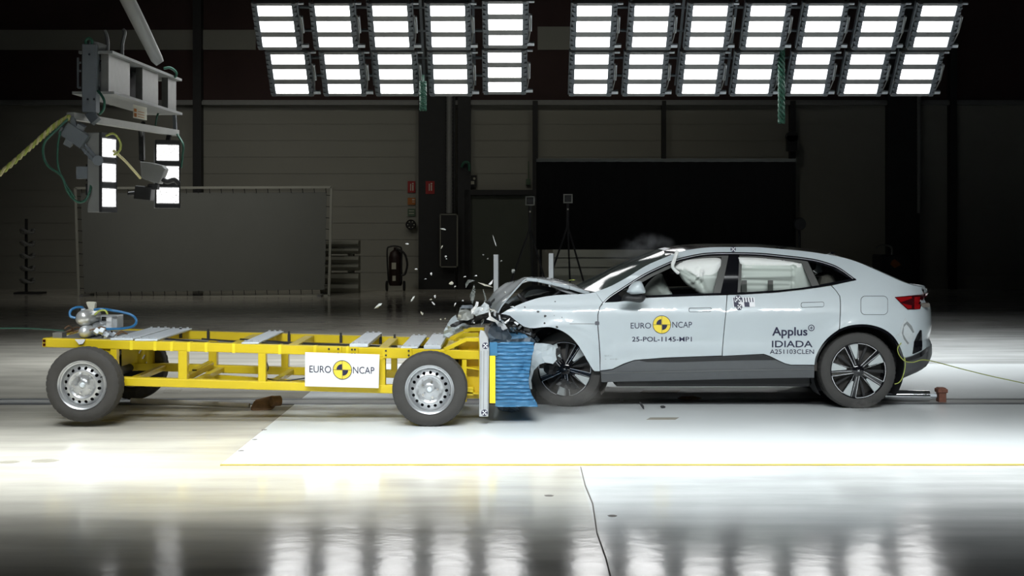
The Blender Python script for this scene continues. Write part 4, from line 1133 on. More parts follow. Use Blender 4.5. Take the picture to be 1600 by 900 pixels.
def strip(pts, w, up=True):
    """band of px width w along a polyline, offset to one side"""
    q = [Vector(p) for p in pts]; o = []
    for i, p in enumerate(q):
        t = (q[min(i + 1, len(q) - 1)] - q[max(i - 1, 0)]).normalized(); n = Vector((t.y, -t.x))
        o.append(p + n * w)
    return [tuple(p) for p in q] + [tuple(p) for p in reversed(o)]
def smooth2(pts, n=5):
    return [(p.x, p.y) for p in spline([(a, b, 0) for a, b in pts], n)]

# --- outlines traced in the photograph
UP = [(930, 456), (948.5, 449.5), (959.5, 444.6), (984, 431), (1002, 419.5), (1017, 411.5), (1040, 402), (1063, 393), (1093, 388), (1118, 386.3), (1140, 386), (1180, 386.2), (1207, 388), (1240, 390.8), (1265, 393.6), (1290, 397.3), (1317, 402.5), (1340, 409.5), (1360, 418), (1380, 427), (1400, 436), (1413, 441.3), (1427, 446), (1441, 448.6)]
DLOT = [(942, 472.3), (953, 461.7), (968, 451.8), (984, 441.5), (1002, 430.2), (1020, 420.8), (1040, 411.6), (1055, 405.3), (1069, 401.3), (1093, 396.2), (1112, 394.3), (1142, 393.8), (1180, 394.6), (1202, 396.2), (1227, 398.8), (1252, 401.6), (1277, 405.6), (1302, 413.2), (1315, 420), (1327, 428.5), (1337, 436.3)]
DLOB = [(1337.5, 437.8), (1325, 440.5), (1299, 446), (1252, 453), (1215, 456.8), (1165, 459.8), (1136, 460.8), (1093, 461.8), (1050, 463.3), (1008, 465.2), (965, 471.5)]
ARCHR = [(1272.5, 570), (1274.5, 557.6), (1281.5, 543), (1292.7, 528.5), (1308.7, 516.2), (1324.7, 509.3), (1342.5, 506.7), (1360, 507.6), (1378, 512.8), (1392, 521.5), (1402, 533.5), (1408.5, 547.5), (1412, 558.5)]
ARCHR_ = smooth2(ARCHR, 3)
GAPF = [(943, 472.5), (937, 480), (934, 492), (934, 510), (936, 535), (937.5, 560), (938, 579)]           # fender / front door
GAPB = [(1136, 460.8), (1135.2, 474), (1133, 500), (1130.5, 525), (1129, 543), (1128.2, 556)]            # front door / rear door
GAPR = [(1299, 446), (1306, 454), (1312, 462.6), (1313, 472), (1313, 485), (1312.3, 500), (1311.5, 514)] # rear door / quarter
CLAD = [(938, 578.8), (957, 576.4), (974.6, 568), (991, 562.3), (1039, 558.6), (1126.6, 555.5), (1193, 552.8), (1202.7, 556), (1214.5, 562), (1226.4, 567.5), (1236, 569.8), (1272, 570)]
def sh(pts, dx=0, dy=0): return [(a + dx, b + dy) for a, b in pts]
UPs = smooth2(UP, 3); DLOTs = smooth2(DLOT, 3)
# side frame: A pillar, roof rail, rear pillar and rear wing in one pressing
quarter = UPs + [('w', 4.05, 1.158), ('w', 4.09, 1.10), ('w', 4.10, 1.0), ('w', 4.10, .85), ('w', 4.10, .70), ('w', 4.10, .59)] + [(1440, 548.4), (1424.5, 556), (1413, 559)] + [p for p in reversed(ARCHR_) if 1312.6 < p[0] < 1412] + list(reversed(sh(GAPR, .8)))[:-1] + [(1300, 446.2), (1325, 440.7), (1338.3, 437.9), (1337.6, 436.0)] + list(reversed(DLOTs))[1:]
q_ = panel('side_frame', quarter, M['paint'])
pts_fd = GAPF[::-1]
# front door
fd = sh(DLOB[::-1][0:5], 0, .4)
door_f = [(944, 472.8), (965, 472), (1008, 465.8), (1050, 463.9), (1093, 462.4), (1135.4, 461.3)] + sh(GAPB[1:], -.6) + [(1127.6, 556)] + [p for p in reversed(CLAD) if p[0] < 1127] + sh(list(reversed(GAPF[1:-1])), .9)
FD = panel('front_door', door_f, M['paint'])
FD['label'] = 'front door with yellow and black round emblem'
door_r = [(1136.8, 461.3), (1165, 460.4), (1215, 457.4), (1252, 453.6), (1298.4, 446.6)] + sh(GAPR[1:-1], -.6) + [(1311, 514.3)] + [p for p in reversed(ARCHR_) if p[0] < 1310] + [p for p in reversed(CLAD) if 1129 < p[0] < 1272] + [(1129.2, 556)] + sh(list(reversed(GAPB[1:-1])), .6)
RD = panel('rear_door', door_r, M['paint'])
fender = smooth2([(783, 490.5), (796, 483), (812, 475.5), (828, 469.5), (845, 464.8), (862, 462), (884, 460.3), (905, 459.5), (918, 458.8), (930, 456.4)], 3) + [(941.4, 472.3)] + sh(GAPF[1:-1], -.5) + [(937.2, 580), (929, 580)] + smooth2([(926, 577), (917, 562), (909, 548), (900, 535), (889, 524), (876, 516), (862, 511.5), (848, 511.2), (838, 512.6), (828, 512.8)], 3) + [(818, 510), (806, 501), (797, 493.5), (790, 491.5)]
FEN = panel('front_fender', fender, M['paint'], cell=.04)
# dents of the crushed wing: creases pushed into the front
import mathutils
mm = FEN.data
# far flank, same outlines mirrored
for nm, ol in (('side_frame', quarter), ('front_door', door_f), ('rear_door', door_r), ('front_fender', fender)):
    panel(nm, ol, M['paint'], far=True, cell=.09)
# lower cladding and gloss strip
SILL = [(938.5, 580.2), (957.5, 577.8), (975.2, 569.4), (991.5, 563.6), (1039, 560), (1126.6, 556.8), (1192.5, 554.3), (1202, 557.4), (1214, 563.4), (1226, 568.8), (1236, 571.2), (1272, 571.4)]
sill = SILL + [(1272, 590.2), (1200, 591), (1126, 592.5), (1030, 595), (940, 597)]
S_ = panel('sill_cladding', sill, M['cladding'], off=.004); panel('sill_cladding', sill, M['cladding'], off=.004, far=True, cell=.1)
panel('gloss_strip', [(1000, 563.2), (1039, 560.2), (1126.6, 557), (1192.5, 554.6), (1201.5, 557.6), (1211, 562.3), (1160, 562.8), (1126, 563.6), (1060, 565.6), (1010, 565)], M['black_plastic'], S_, off=.009, thick=.008)
panel('sill_crease', [(940, 582.2), (1126, 578.3), (1272, 576.3), (1272, 577.6), (1126, 579.8), (940, 583.8)], mat('cladding_lit_edge', (.15, .155, .155), .4), S_, off=.010, thick=.008)  # strip in a lighter cladding tone, painting the light along the crease
# arch lip in gloss black
lip = ARCHR_ + list(reversed([(1341 + (a - 1341) * .955, 580 + (b - 580) * .945) for a, b in ARCHR_]))
panel('arch_lip', lip, M['black_gloss'], off=-.004, thick=.03, cell=.03)
# inner body behind the gaps (also closes the cabin sides)
core = [(800, 500), (835, 480), (870, 470), (930, 464)] + [(944, 476), (965, 475), (1008, 469), (1093, 465), (1137, 464), (1215, 460), (1299, 449), (1325, 446), (1340, 442), (1350, 425)] + [(1400, 445), (1440, 455), ('w', 4.05, 1.02), ('w', 4.05, .6)] + [(1420, 545), (1412, 535), (1395, 515), (1370, 504), (1342, 500), (1312, 505), (1290, 520), (1272, 545), (1266, 588), (945, 594), (938, 570), (922, 548), (905, 525), (882, 509), (850, 503), (830, 505)]
panel('inner_body', core, M['black_plastic'], off=-.028, thick=.03, cell=.1)
panel('inner_body', core, M['black_plastic'], off=-.028, thick=.03, cell=.1, far=True)

# --- glasshouse
panel('window_trim', strip(DLOTs, -4.2) if False else DLOTs + list(reversed([(a + .4, b + 5.2) for a, b in DLOTs])), M['black_gloss'], off=-.012, thick=.01, cell=.03)
panel('window_trim', [(a, b + 1.8) for a, b in DLOTs] + list(reversed([(a, b + 2.9) for a, b in DLOTs])), mat('bright_trim', (.55, .56, .6), .3, .4), off=-.008, thick=.006, cell=.02)
panel('belt_trim', [(a, b - 3.2) for a, b in DLOB] + list(reversed([(a, b - .2) for a, b in DLOB])), M['black_gloss'], off=-.004, thick=.02, cell=.03)
panel('window_trim', [(944, 472), (958, 459.5), (968, 453), (975, 450), (966, 460), (972, 466), (964, 471.3)], M['black_gloss'], off=-.010, thick=.01, cell=.02)
frame_m = mat('door_frame_grey', (.085, .085, .08), .55)
panel('door_frame', [(1128.5, 398.5), (1140, 398.5), (1127, 459.5), (1114.5, 460)], frame_m, off=-.02, thick=.02, cell=.03)
panel('centre_pillar', [(1139, 398), (1155.5, 398.5), (1152.5, 459), (1126, 460)], M['black_gloss'], off=-.014, thick=.02, cell=.03)
panel('door_frame', [(1155, 399), (1160, 399), (1157, 458.5), (1152.5, 459)], frame_m, off=-.02, thick=.02, cell=.03)
panel('door_frame', [(1250, 405), (1261.5, 406.5), (1281, 446.5), (1270, 449)], frame_m, off=-.016, thick=.02, cell=.03)
panel('door_frame', [(1157, 399.2), (1200, 400.5), (1240, 404.8), (1255, 407), (1256, 411.5), (1238, 409), (1200, 404.5), (1159, 403)], frame_m, off=-.018, thick=.02, cell=.03)
panel('door_frame', [(1063, 407), (1093, 400.6), (1115, 398.6), (1132, 398.4), (1131, 402), (1110, 402.6), (1080, 406), (1058, 414), (1020, 432), (985, 452), (984, 447), (1020, 426)], frame_m, off=-.022, thick=.02, cell=.03)
gl_f = [(984, 447), (1003, 436), (1024, 425), (1050, 412), (1066, 406), (1093, 400.5), (1113, 398.7), (1138, 398.4), (1126, 459.5), (1093, 460.2), (1008, 464), (975, 468), (974, 456)]
panel('front_side_window', gl_f, M['glass'], off=-.026, thick=.004, cell=.06)
gl_r = [(1156, 399), (1200, 400.8), (1250, 406.3), (1255, 408), (1272, 447), (1215, 455), (1153, 458.8)]
panel('rear_side_window', gl_r, M['glass'], off=-.024, thick=.004, cell=.06)
gl_q = [(1263, 407), (1278, 409.8), (1300, 416.5), (1318, 427), (1333, 436.5), (1320, 440), (1299, 443.5), (1281, 446)]
panel('quarter_window', gl_q, M['glass'], off=-.020, thick=.004, cell=.06)
panel('quarter_window_border', gl_q + [(1282, 444.5), (1299, 441.5), (1317, 438.4), (1328, 435.8), (1316, 428.5), (1299, 418.5), (1278, 412), (1267, 409.8)], M['black_gloss'], off=-.018, thick=.004, cell=.03)
for ol in (gl_f, gl_r, gl_q):
    panel('far_side_window', ol, M['black_gloss'], off=-.03, thick=.01, cell=.15, far=True)

def resample(pts, n):
    p = [Vector(q) for q in pts]; L = [0]
    for a, b in zip(p, p[1:]): L.append(L[-1] + (b - a).length)
    o = []; i = 0
    for k in range(n):
        s = L[-1] * k / (n - 1)
        while i < len(L) - 2 and L[i + 1] < s: i += 1
        t = (s - L[i]) / max(L[i + 1] - L[i], 1e-9); o.append(p[i].lerp(p[i + 1], min(t, 1)))
    return o
def loft(name, edge, centre, m, n=40, ns=24, power=2.4, parent=CAR, thick=.01, inset=0.0):
    """surface from the near edge over the centre line to the mirrored far edge"""
    e = resample(edge, n); c = resample(centre, n); V = []; Fc = []
    for a, b in zip(e, c):
        for j in range(ns + 1):
            s = -1 + 2 * j / ns; k = abs(s) ** power
            V.append(Vector((b.x + (a.x - b.x) * k, YC + s * (YC - a.y - inset), b.z + (a.z - b.z) * k)))
    for i in range(n - 1):
        for j in range(ns):
            q = i * (ns + 1) + j; Fc.append((q, q + 1, q + ns + 2, q + ns + 1))
    k = len(V); V += [v - Vector((0, 0, thick)) for v in V]
    Fc += [tuple(i + k for i in reversed(f)) for f in Fc]
    rim = [j for j in range(ns + 1)] + [i * (ns + 1) + ns for i in range(1, n)] + [(n - 1) * (ns + 1) + j for j in range(ns - 1, -1, -1)] + [i * (ns + 1) for i in range(n - 2, 0, -1)]
    for a, b in zip(rim, rim[1:] + rim[:1]): Fc.append((a, b, b + k, a + k))
    o = link_mesh(name, V, Fc, m, parent, True); 
    bm = bmesh.new(); bm.from_mesh(o.data); bmesh.ops.recalc_face_normals(bm, faces=bm.faces); bm.to_mesh(o.data); bm.free()
    o.data.set_sharp_from_angle(angle=math.radians(60)); return o
def on_side(pts, off=0.0):
    o = []
    for p in pts:
        x, z = world(p); o.append(Vector((x, side(x, z, off), z)))
    return o
ws_e = on_side(smooth2([p for p in UP if p[0] < 1045], 4)); ws_c = [P(a, b, YC) for a, b in smooth2([(900, 447.5), (929, 433.6), (953, 421), (981, 408), (1000, 400.5), (1020, 393), (1031, 388.5)], 4)]
loft('windscreen', ws_e, ws_c, M['windscreen'], 30, 24, 2.6, thick=.006)
cx = [P(a, b, YC) for a, b in [(905, 452), (929, 440), (948, 431)]]
rf_e = on_side(smooth2([p for p in UP if 1039 < p[0] < 1295], 4)); rf_c = [P(a, b, YC) for a, b in smooth2([(1031, 388.5), (1046, 385.5), (1063, 382.4), (1093, 380.6), (1130, 379.9), (1180, 380.6), (1240, 386), (1268, 390.6), (1290, 395.5)], 4)]
loft('glass_roof', rf_e, rf_c, M['glass_dark'], 40, 24, 1.5)
rh_e = on_side(smooth2([p for p in UP if p[0] > 1289], 4) + [('w', 4.05, 1.158)]); rh_c = [P(a, b, YC) for a, b in [(1290, 395.5), (1317, 404.5), (1340, 412.5), (1360, 421), (1380, 430), (1400, 439), (1420, 447), (1441, 450)]] + [Vector((4.2, YC, 1.15))]
loft('tailgate', rh_e, rh_c, M['paint'], 40, 24, 2.8)
MB().prism([P(1299, 393.5, YC), P(1306, 393.5, YC), P(1302, 397, YC), P(1296, 397, YC)], (0, .02, 0)).build('roof_aerial', M['black_gloss'], CAR)
MB().prism([P(1030, 389, 13.2), P(1040, 386.8, 13.2), P(1047, 388, 13.2), P(1038, 391, 13.2)], (0, .1, .0)).build('roof_marker', M['white'], CAR)

# --- rear end wrap: white upper bumper, black lower bumper, lamp bar
def wrap(name, z0, z1, m, off=0.0, x_from=4.09, nz=14, na=40, parent=CAR):
    V = []; Fc = []
    for i in range(nz + 1):
        z = z0 + (z1 - z0) * i / nz; xe = XEND(z); row = []; xf = min(x_from, xe - .12)
        for j in range(na + 1):
            s = -1 + 2 * j / na
            # parameter along the rear curve: |s|=1 at x_from, 0 at the centre plane
            h0 = hw(xf, z); y = h0 * (1 - (1 - abs(s)) ** 1.0)
            h = hwf(z); t = max(1 - (y / h) ** 2, 0) ** (1 / 3.3); x = XS + (xe - XS) * t
            n = Vector((1, 0, 0)); V.append(Vector((x + off * .9, YC + math.copysign(y + off * abs(s), s), z)))
    for i in range(nz):
        for j in range(na):
            q = i * (na + 1) + j; Fc.append((q, q + 1, q + na + 2, q + na + 1))
    return link_mesh(name, V, Fc, m, parent, True)
RB = wrap('rear_bumper', .585, 1.01, M['paint'])
wrap('tailgate_panel', 1.105, 1.17, M['paint'])
LB = wrap('lower_bumper', .26, .59, M['cladding'], .004)
lowb = [(1412, 559.5), (1424.5, 556.6), (1440, 549), ('w', 4.10, .585), ('w', 4.10, .42), ('w', 4.08, .36), ('w', 4.0, .315), (1430, 589), (1419, 593), (1408, 596.5), (1410, 587), (1413, 573)]
panel('lower_bumper', lowb, M['cladding'], off=.003, cell=.04)
panel('bumper_gloss', [(1413.5, 560.5), (1426, 557), (1440, 549.6), ('w', 4.09, .58), ('w', 4.09, .545), (1440, 557), (1424, 563), (1414, 565)], M['black_gloss'], LB, off=.007, thick=.01, cell=.04)
panel('reflector', [(1433, 582), (1440, 577), (1450, 571.5), (1453, 573), (1446, 580), (1434, 587)], M['tail_dark'], LB, off=.008, thick=.01, cell=.03)
panel('bumper_pocket', [(1427, 553), (1425.5, 553), (1428, 534), (1433, 523), (1437.5, 515.5), (1440, 516), (1441, 535), (1440.5, 547)], M['black_gloss'], off=.004, thick=.01, cell=.03)
# tail lamp
TL = panel('tail_lamp', [(1397.5, 464), (1420, 462), (1436, 460.5), ('w', 4.09, 1.105), ('w', 4.09, 1.065), (1440, 470), (1437.5, 483), (1418, 483.8), (1407, 474)], M['tail_dark'], off=.006, thick=.012, cell=.03)
panel('lamp_light', [(1428.5, 464), (1437.5, 463.5), (1437, 482.5), (1428.5, 482.8)], M['tail_red'], TL, off=.010, thick=.006, cell=.03)
panel('lamp_light', [(1399, 464.8), (1424, 463), (1425, 466), (1407, 472)], M['tail_red'], TL, off=.009, thick=.006, cell=.03)
panel('lamp_light', [(1409, 474), (1424, 477), (1424, 482), (1418, 482.3)], M['tail_red'], TL, off=.009, thick=.006, cell=.03)
wrap('light_bar', 1.082, 1.11, M['tail_red'], .012)
wrap('light_bar_housing', 1.01, 1.085, M['tail_dark'], -.004)
# fuel flap, handles, markings
def rrect(x0, y0, x1, y1, r, n=5):
    o = []
    for cx_, cy_, a in ((x1 - r, y0 + r, -90), (x1 - r, y1 - r, 0), (x0 + r, y1 - r, 90), (x0 + r, y0 + r, 180)):
        for i in range(n + 1):
            t = math.radians(a + 90 * i / n); o.append((cx_ + r * math.cos(t), cy_ + r * math.sin(t)))
    return o
panel('flap_gap', rrect(1344.7, 462.3, 1387.3, 492, 7), M['dark_hole'], q_, off=.0012, thick=.003, cell=.04)
panel('fuel_flap', rrect(1345.4, 463, 1386.6, 491.3, 6.5), M['paint'], q_, off=.003, thick=.004, cell=.04)
for par, (x0, y0, x1, y1) in ((FD, (1076, 481, 1112, 487.6)), (RD, (1251.5, 472.5, 1287.5, 480.8))):
    tilt = -.03 if par is RD else -.015
    sk = lambda ps: [(a, b + (a - x0) * tilt) for a, b in ps]
    panel('handle_gap', sk(rrect(x0, y0, x1, y1, 2.6)), M['dark_hole'], par, off=.0015, thick=.003, cell=.03)
    panel('door_handle', sk(rrect(x0 + .7, y0 + .7, x1 - .7, y1 - .7, 2.2)), M['paint'], par, off=.006, thick=.006, cell=.03)
# fender crease line and bolt
panel('side_marker', rrect(929.5, 502, 936.5, 508, 2), mat('marker_grey', (.12, .12, .14), .4), FEN, off=.004, thick=.006, cell=.02)
decal('crease_shade', rect2(890, 505.6, 930, 506.3), M['cladding'], FEN, .0025)  # flat dark line painting the shade of the fender crease
decal('door_lettering', text_px('EURO', 985.4, 1017.2, 513.2, 504.4), M['ink'], FD, .003); decal('door_lettering', text_px('NCAP', 1050.5, 1081.2, 512.0, 502.8), M['ink'], FD, .003)
decal('emblem_disc', disc2(1034, 507.2, 14.0, n=48), M['sticker_yellow'], FD, .0025)
decal('emblem_mark', join2(disc2(1033.4, 506.7, 7.9, 90, 180), disc2(1034.6, 507.7, 7.9, 270, 360), ring2(1034, 507.2, 14.3, .8), rect2(1020, 507, 1048, 507.45), rect2(1033.8, 493, 1034.25, 521.4)), M['ink'], FD, .0045)
decal('test_number', text_px('25-POL-1145-MP1', 987.5, 1080.8, 533.6, 526.3, .008), M['ink'], FD, .003)
decal('small_print', join2(text_px('EURO', 945, 956, 557, 555, 0), rect2(945, 560.6, 960, 561.8), disc2(962.5, 561.2, 1.6, n=8), rect2(962, 560.8, 966, 561.6)), mat('faint_print', (.42, .46, .47), .5), FD, .003)
decal('test_lab_name', join2(text_px('Applus', 1206.4, 1261.5, 524.4, 511.0, .02, 'A'), ring2(1267.6, 512.3, 5.0, 1.1), rect2(1265.2, 511.9, 1270, 512.9), rect2(1267.1, 509.9, 1268.1, 514.9)), M['ink'], RD, .003)
decal('test_lab_word', text_px('IDIADA', 1206, 1269.6, 542.6, 532.4, .012), M['ink'], RD, .003)
decal('test_code', text_px('A251103CLEN', 1202.8, 1271.8, 552.9, 546.0, .005), M['ink'], RD, .003)
# ruler and crash targets
decal('ruler_white', [(1144.5, 464.5), (1178, 464.5), (1180, 479.5), (1146, 479.5)] and ([(1144.5, 464.5), (1178.5, 464.5), (1180, 479.5), (1146, 479.5)], [(0, 1, 2, 3)]), M['white'], RD, .003)
bars = [([(1145.3 + k * 4.2, 465), (1147 + k * 4.2, 465), (1148 + k * 4.2, 472), (1146.3 + k * 4.2, 472)], [(0, 1, 2, 3)]) for k in range(8)]
decal('ruler_black', join2(*bars, ([(1146, 472), (1153.8, 472), (1154.2, 479.4), (1147, 479.4)], [(0, 1, 2, 3)]), ([(1162.4, 472), (1170.6, 472), (1171.2, 479.4), (1163.4, 479.4)], [(0, 1, 2, 3)])), M['ink'], RD, .005)
sp = lambda a, b, o: (lambda xz: Vector((xz[0], side(xz[0], xz[1], o), xz[1])))(solve(a, b))
for (a, b, r, par) in ((1153, 466.5, 5.2, RD), (1155, 479.5, 4.6, RD), (1145.5, 389.3, 4.2, q_)):
    target(a, b, r, 0, par, lambda x, y, o: sp(x, y, o + .004))
# tape and patch on the rear wing
panel('clear_tape', [(1414.5, 497), (1417, 501), (1424, 508), (1430, 519), (1428, 528), (1422, 537), (1417, 541), (1411, 532), (1408, 526), (1401, 527), (1400, 524), (1406, 521), (1408, 510), (1412, 502)], M['tape'], q_, off=.004, thick=.004, cell=.02)
panel('tape_frame', [(1409, 520), (1412, 507), (1417, 502), (1424, 509), (1428, 519), (1426, 520), (1421, 512), (1416, 506), (1412, 511), (1411, 522), (1416, 531), (1420, 536), (1418, 538), (1412, 530)], mat('tape_rim', (.26, .28, .28), .2, 0, .3), q_, off=.009, thick=.004, cell=.02)
# wheel arch liners
for A, x_ in ((ARCH_R, 0), (ARCH_F, 0)):
    for far in (0, 1):
        o_ = MB(); n_ = 28; V = []
        for i in range(n_ + 1):
            th = math.radians(-35 + 250 * i / n_); r = .445
            for yy in (.06, .42):
                y = YC - 1.0 + yy if not far else YC + 1.0 - yy
                V.append(Vector((A.x + r * math.cos(th), y, A.z + .02 + r * math.sin(th))))
        o_.raw(V, [(2 * i, 2 * i + 1, 2 * i + 3, 2 * i + 2) for i in range(n_)])
        k = len(o_.v); yin = YC - .58 if not far else YC + .58
        o_.v += [Vector((A.x + .445 * math.cos(math.radians(-35 + 250 * i / n_)), yin, A.z + .02 + .445 * math.sin(math.radians(-35 + 250 * i / n_)))) for i in range(n_ + 1)]
        o_.f.append(tuple(range(k, k + n_ + 1)))
        o_.build('wheel_arch_liner', M['dark_hole'] if A is ARCH_R else mat('dusty_liner', (.10, .09, .08), .9) if not far else M['dark_hole'], CAR, True)
# underbody and cabin floor
MB().span(1.0, 2.95, YC - .80, YC + .80, .20, .33).build('battery_tray', M['black_plastic'], CAR, bevel=.03)
MB().span(3.6, 3.92, YC - .70, YC + .70, .36, .58).span(2.7, 3.7, YC - .55, YC + .55, .28, .5).build('rear_underbody', M['black_plastic'], CAR, bevel=.03)
MB().span(1.0, 3.72, YC - .84, YC + .84, .36, .44).build('cabin_floor', M['interior'], CAR)
# cabin: dashboard, seats, headliner
MB().prism([P(930, 470, YC), P(960, 462, YC), P(1000, 458, YC), P(1020, 470, YC), P(1020, 520, YC), P(940, 520, YC)], (0, .75, 0)).prism([P(930, 470, YC), P(960, 462, YC), P(1000, 458, YC), P(1020, 470, YC), P(1020, 520, YC), P(940, 520, YC)], (0, -.75, 0)).build('dashboard', M['interior'], CAR)
def seat(x, y, nm='seat'):
    s_ = MB().box((x, y, .66), (.5, .48, .16)).build('seat', M['interior'], CAR, True, .04)
    MB().box((x + .34, y, 1.0), (.14, .46, .62), (0, .28, 0)).build('seat_back', M['interior'], s_, True, .05)
    MB().box((x + .45, y, 1.37), (.09, .24, .16), (0, .2, 0)).build('headrest', M['interior'], s_, True, .04)
for y in (YC - .40, YC + .40): seat(1.75, y); seat(2.75, y)
MB().span(3.05, 4.1, YC - .8, YC + .8, .98, 1.02).build('parcel_shelf', M['interior'], CAR)
hl = [v + Vector((0, 0, -.06)) for v in rf_e]; hc = [v + Vector((0, 0, -.07)) for v in rf_c]
loft('headliner', hl, hc, M['interior'], 20, 12, 2.8, inset=.05)
# --- airbags
def bag(name, outline, y_mid, depth, seed, creases=(), cell=.02, m=None):
    """cushion: outline in px at depth y_mid, puffed towards the viewer with folds"""
    w = [P(a, b, y_mid) for a, b in outline]; rim = [(p.x, p.z) for p in w]
    v, tr_, bnd = cdt([rim], cell)
    seg = [(Vector(rim[i]), Vector(rim[(i + 1) % len(rim)])) for i in range(len(rim))]
    def dist(p):
        d = 9
        for a, b in seg:
            ab = b - a; t = max(0, min(1, (p - a).dot(ab) / ab.length_squared)); d = min(d, (p - a - ab * t).length)
        return d
    fr = []; bk = []
    for p in v:
        d = dist(p); k = min(d / (depth * 1.3), 1); bulge = depth * math.sqrt(max(0, 1 - (1 - k) ** 2))
        for (ax_, ay_, bx_, by_, wd, am) in creases:
            a = P(ax_, ay_, y_mid); b = P(bx_, by_, y_mid); a = Vector((a.x, a.z)); b = Vector((b.x, b.z)); ab = b - a
            t = max(0, min(1, (p - a).dot(ab) / ab.length_squared)); dd = (p - a - ab * t).length
            bulge += am * math.exp(-(dd / wd) ** 2) * min(1, k * 2)
        fr.append(Vector((p.x, y_mid - bulge, p.y))); bk.append(Vector((p.x, y_mid + bulge * .7 + .002, p.y)))
    n = len(fr); F_ = [t for t in tr_] + [tuple(reversed([i + n for i in t])) for t in tr_] + [(a, b, b + n, a + n) for a, b in bnd]
    o = link_mesh(name, fr + bk, F_, m or M['bag'], CAR, True)
    bm = bmesh.new(); bm.from_mesh(o.data); bmesh.ops.recalc_face_normals(bm, faces=bm.faces); bm.to_mesh(o.data); bm.free(); return o
ca = bag('front_curtain_airbag', smooth2([(1051, 416), (1060, 411), (1072, 406.5), (1093, 404), (1112, 403), (1123, 403.4), (1127.5, 407), (1127, 418), (1124, 432), (1119, 450), (1116, 460), (1105, 463), (1094, 460), (1085, 453.5), (1074, 446), (1066, 437), (1060, 428), (1053, 422)], 3), 13.04, .09, 1,
    ((1062, 423, 1078, 433, .012, -.03), (1067, 420, 1095, 441, .012, -.035), (1078, 443, 1095, 424, .014, .03), (1095, 424, 1093, 440, .012, .03), (1068, 432, 1082, 446, .012, -.03), (1085, 437, 1096, 446, .012, -.03), (1090, 420, 1098, 452, .02, -.02)), .014)
bag('driver_airbag', smooth2([(1003, 461), (1008, 448), (1016, 438), (1026, 430), (1034, 428), (1038, 436), (1044, 448), (1051, 462), (1040, 466), (1015, 466)], 3), 13.35, .10, 2, ((1034, 430, 1042, 464, .015, -.03), (1020, 440, 1036, 462, .015, .02)), .02)
bag('rear_curtain_airbag', smooth2([(1153, 402), (1180, 402.5), (1215, 405), (1248, 409), (1254, 412), (1262, 428), (1272, 448), (1262, 456), (1215, 459), (1152, 462)], 3), 13.05, .06, 3,
    ((1158, 414, 1240, 416, .012, -.02), (1158, 423, 1238, 424, .012, -.018), (1158, 433, 1238, 431, .014, .018), (1158, 437, 1238, 440, .010, -.02), (1238, 416, 1238, 452, .015, -.035), (1165, 446, 1230, 446, .012, -.015)), .015)
MB().tube(spline([P(1058.5, 392, 12.95), P(1055, 402, 12.93), P(1051, 414, 12.93), P(1053, 420, 12.95), P(1060, 427, 12.97)], 5), [.019] * 10 + [.017] * 11, 8).build('airbag_tether', M['bag'], CAR, True)
for px in (1163, 1204):
    MB().prism([P(px - 4, 438, 12.9), P(px + 4, 438, 12.9), P(px + 4, 456, 12.9), P(px - 4, 456, 12.9)], (0, .02, 0)).build('window_guide', frame_m, CAR)
# --- door mirror
mr = MB(); pts = smooth2([(979, 456), (984, 447), (991, 440.5), (1000, 438.8), (1003.5, 442), (1007, 450), (1008.5, 457), (1000, 459.5), (986, 460)], 3)
bag('mirror_housing', pts, 12.60, .07, 5, (), .02, M['paint'])
bag('mirror_base', smooth2([(972, 466), (976, 459.5), (990, 460.5), (1003, 460), (1009, 462.5), (1007, 469), (1000, 473), (985, 471), (970, 470.5)], 3), 12.63, .06, 6, (), .02, M['black_plastic'])
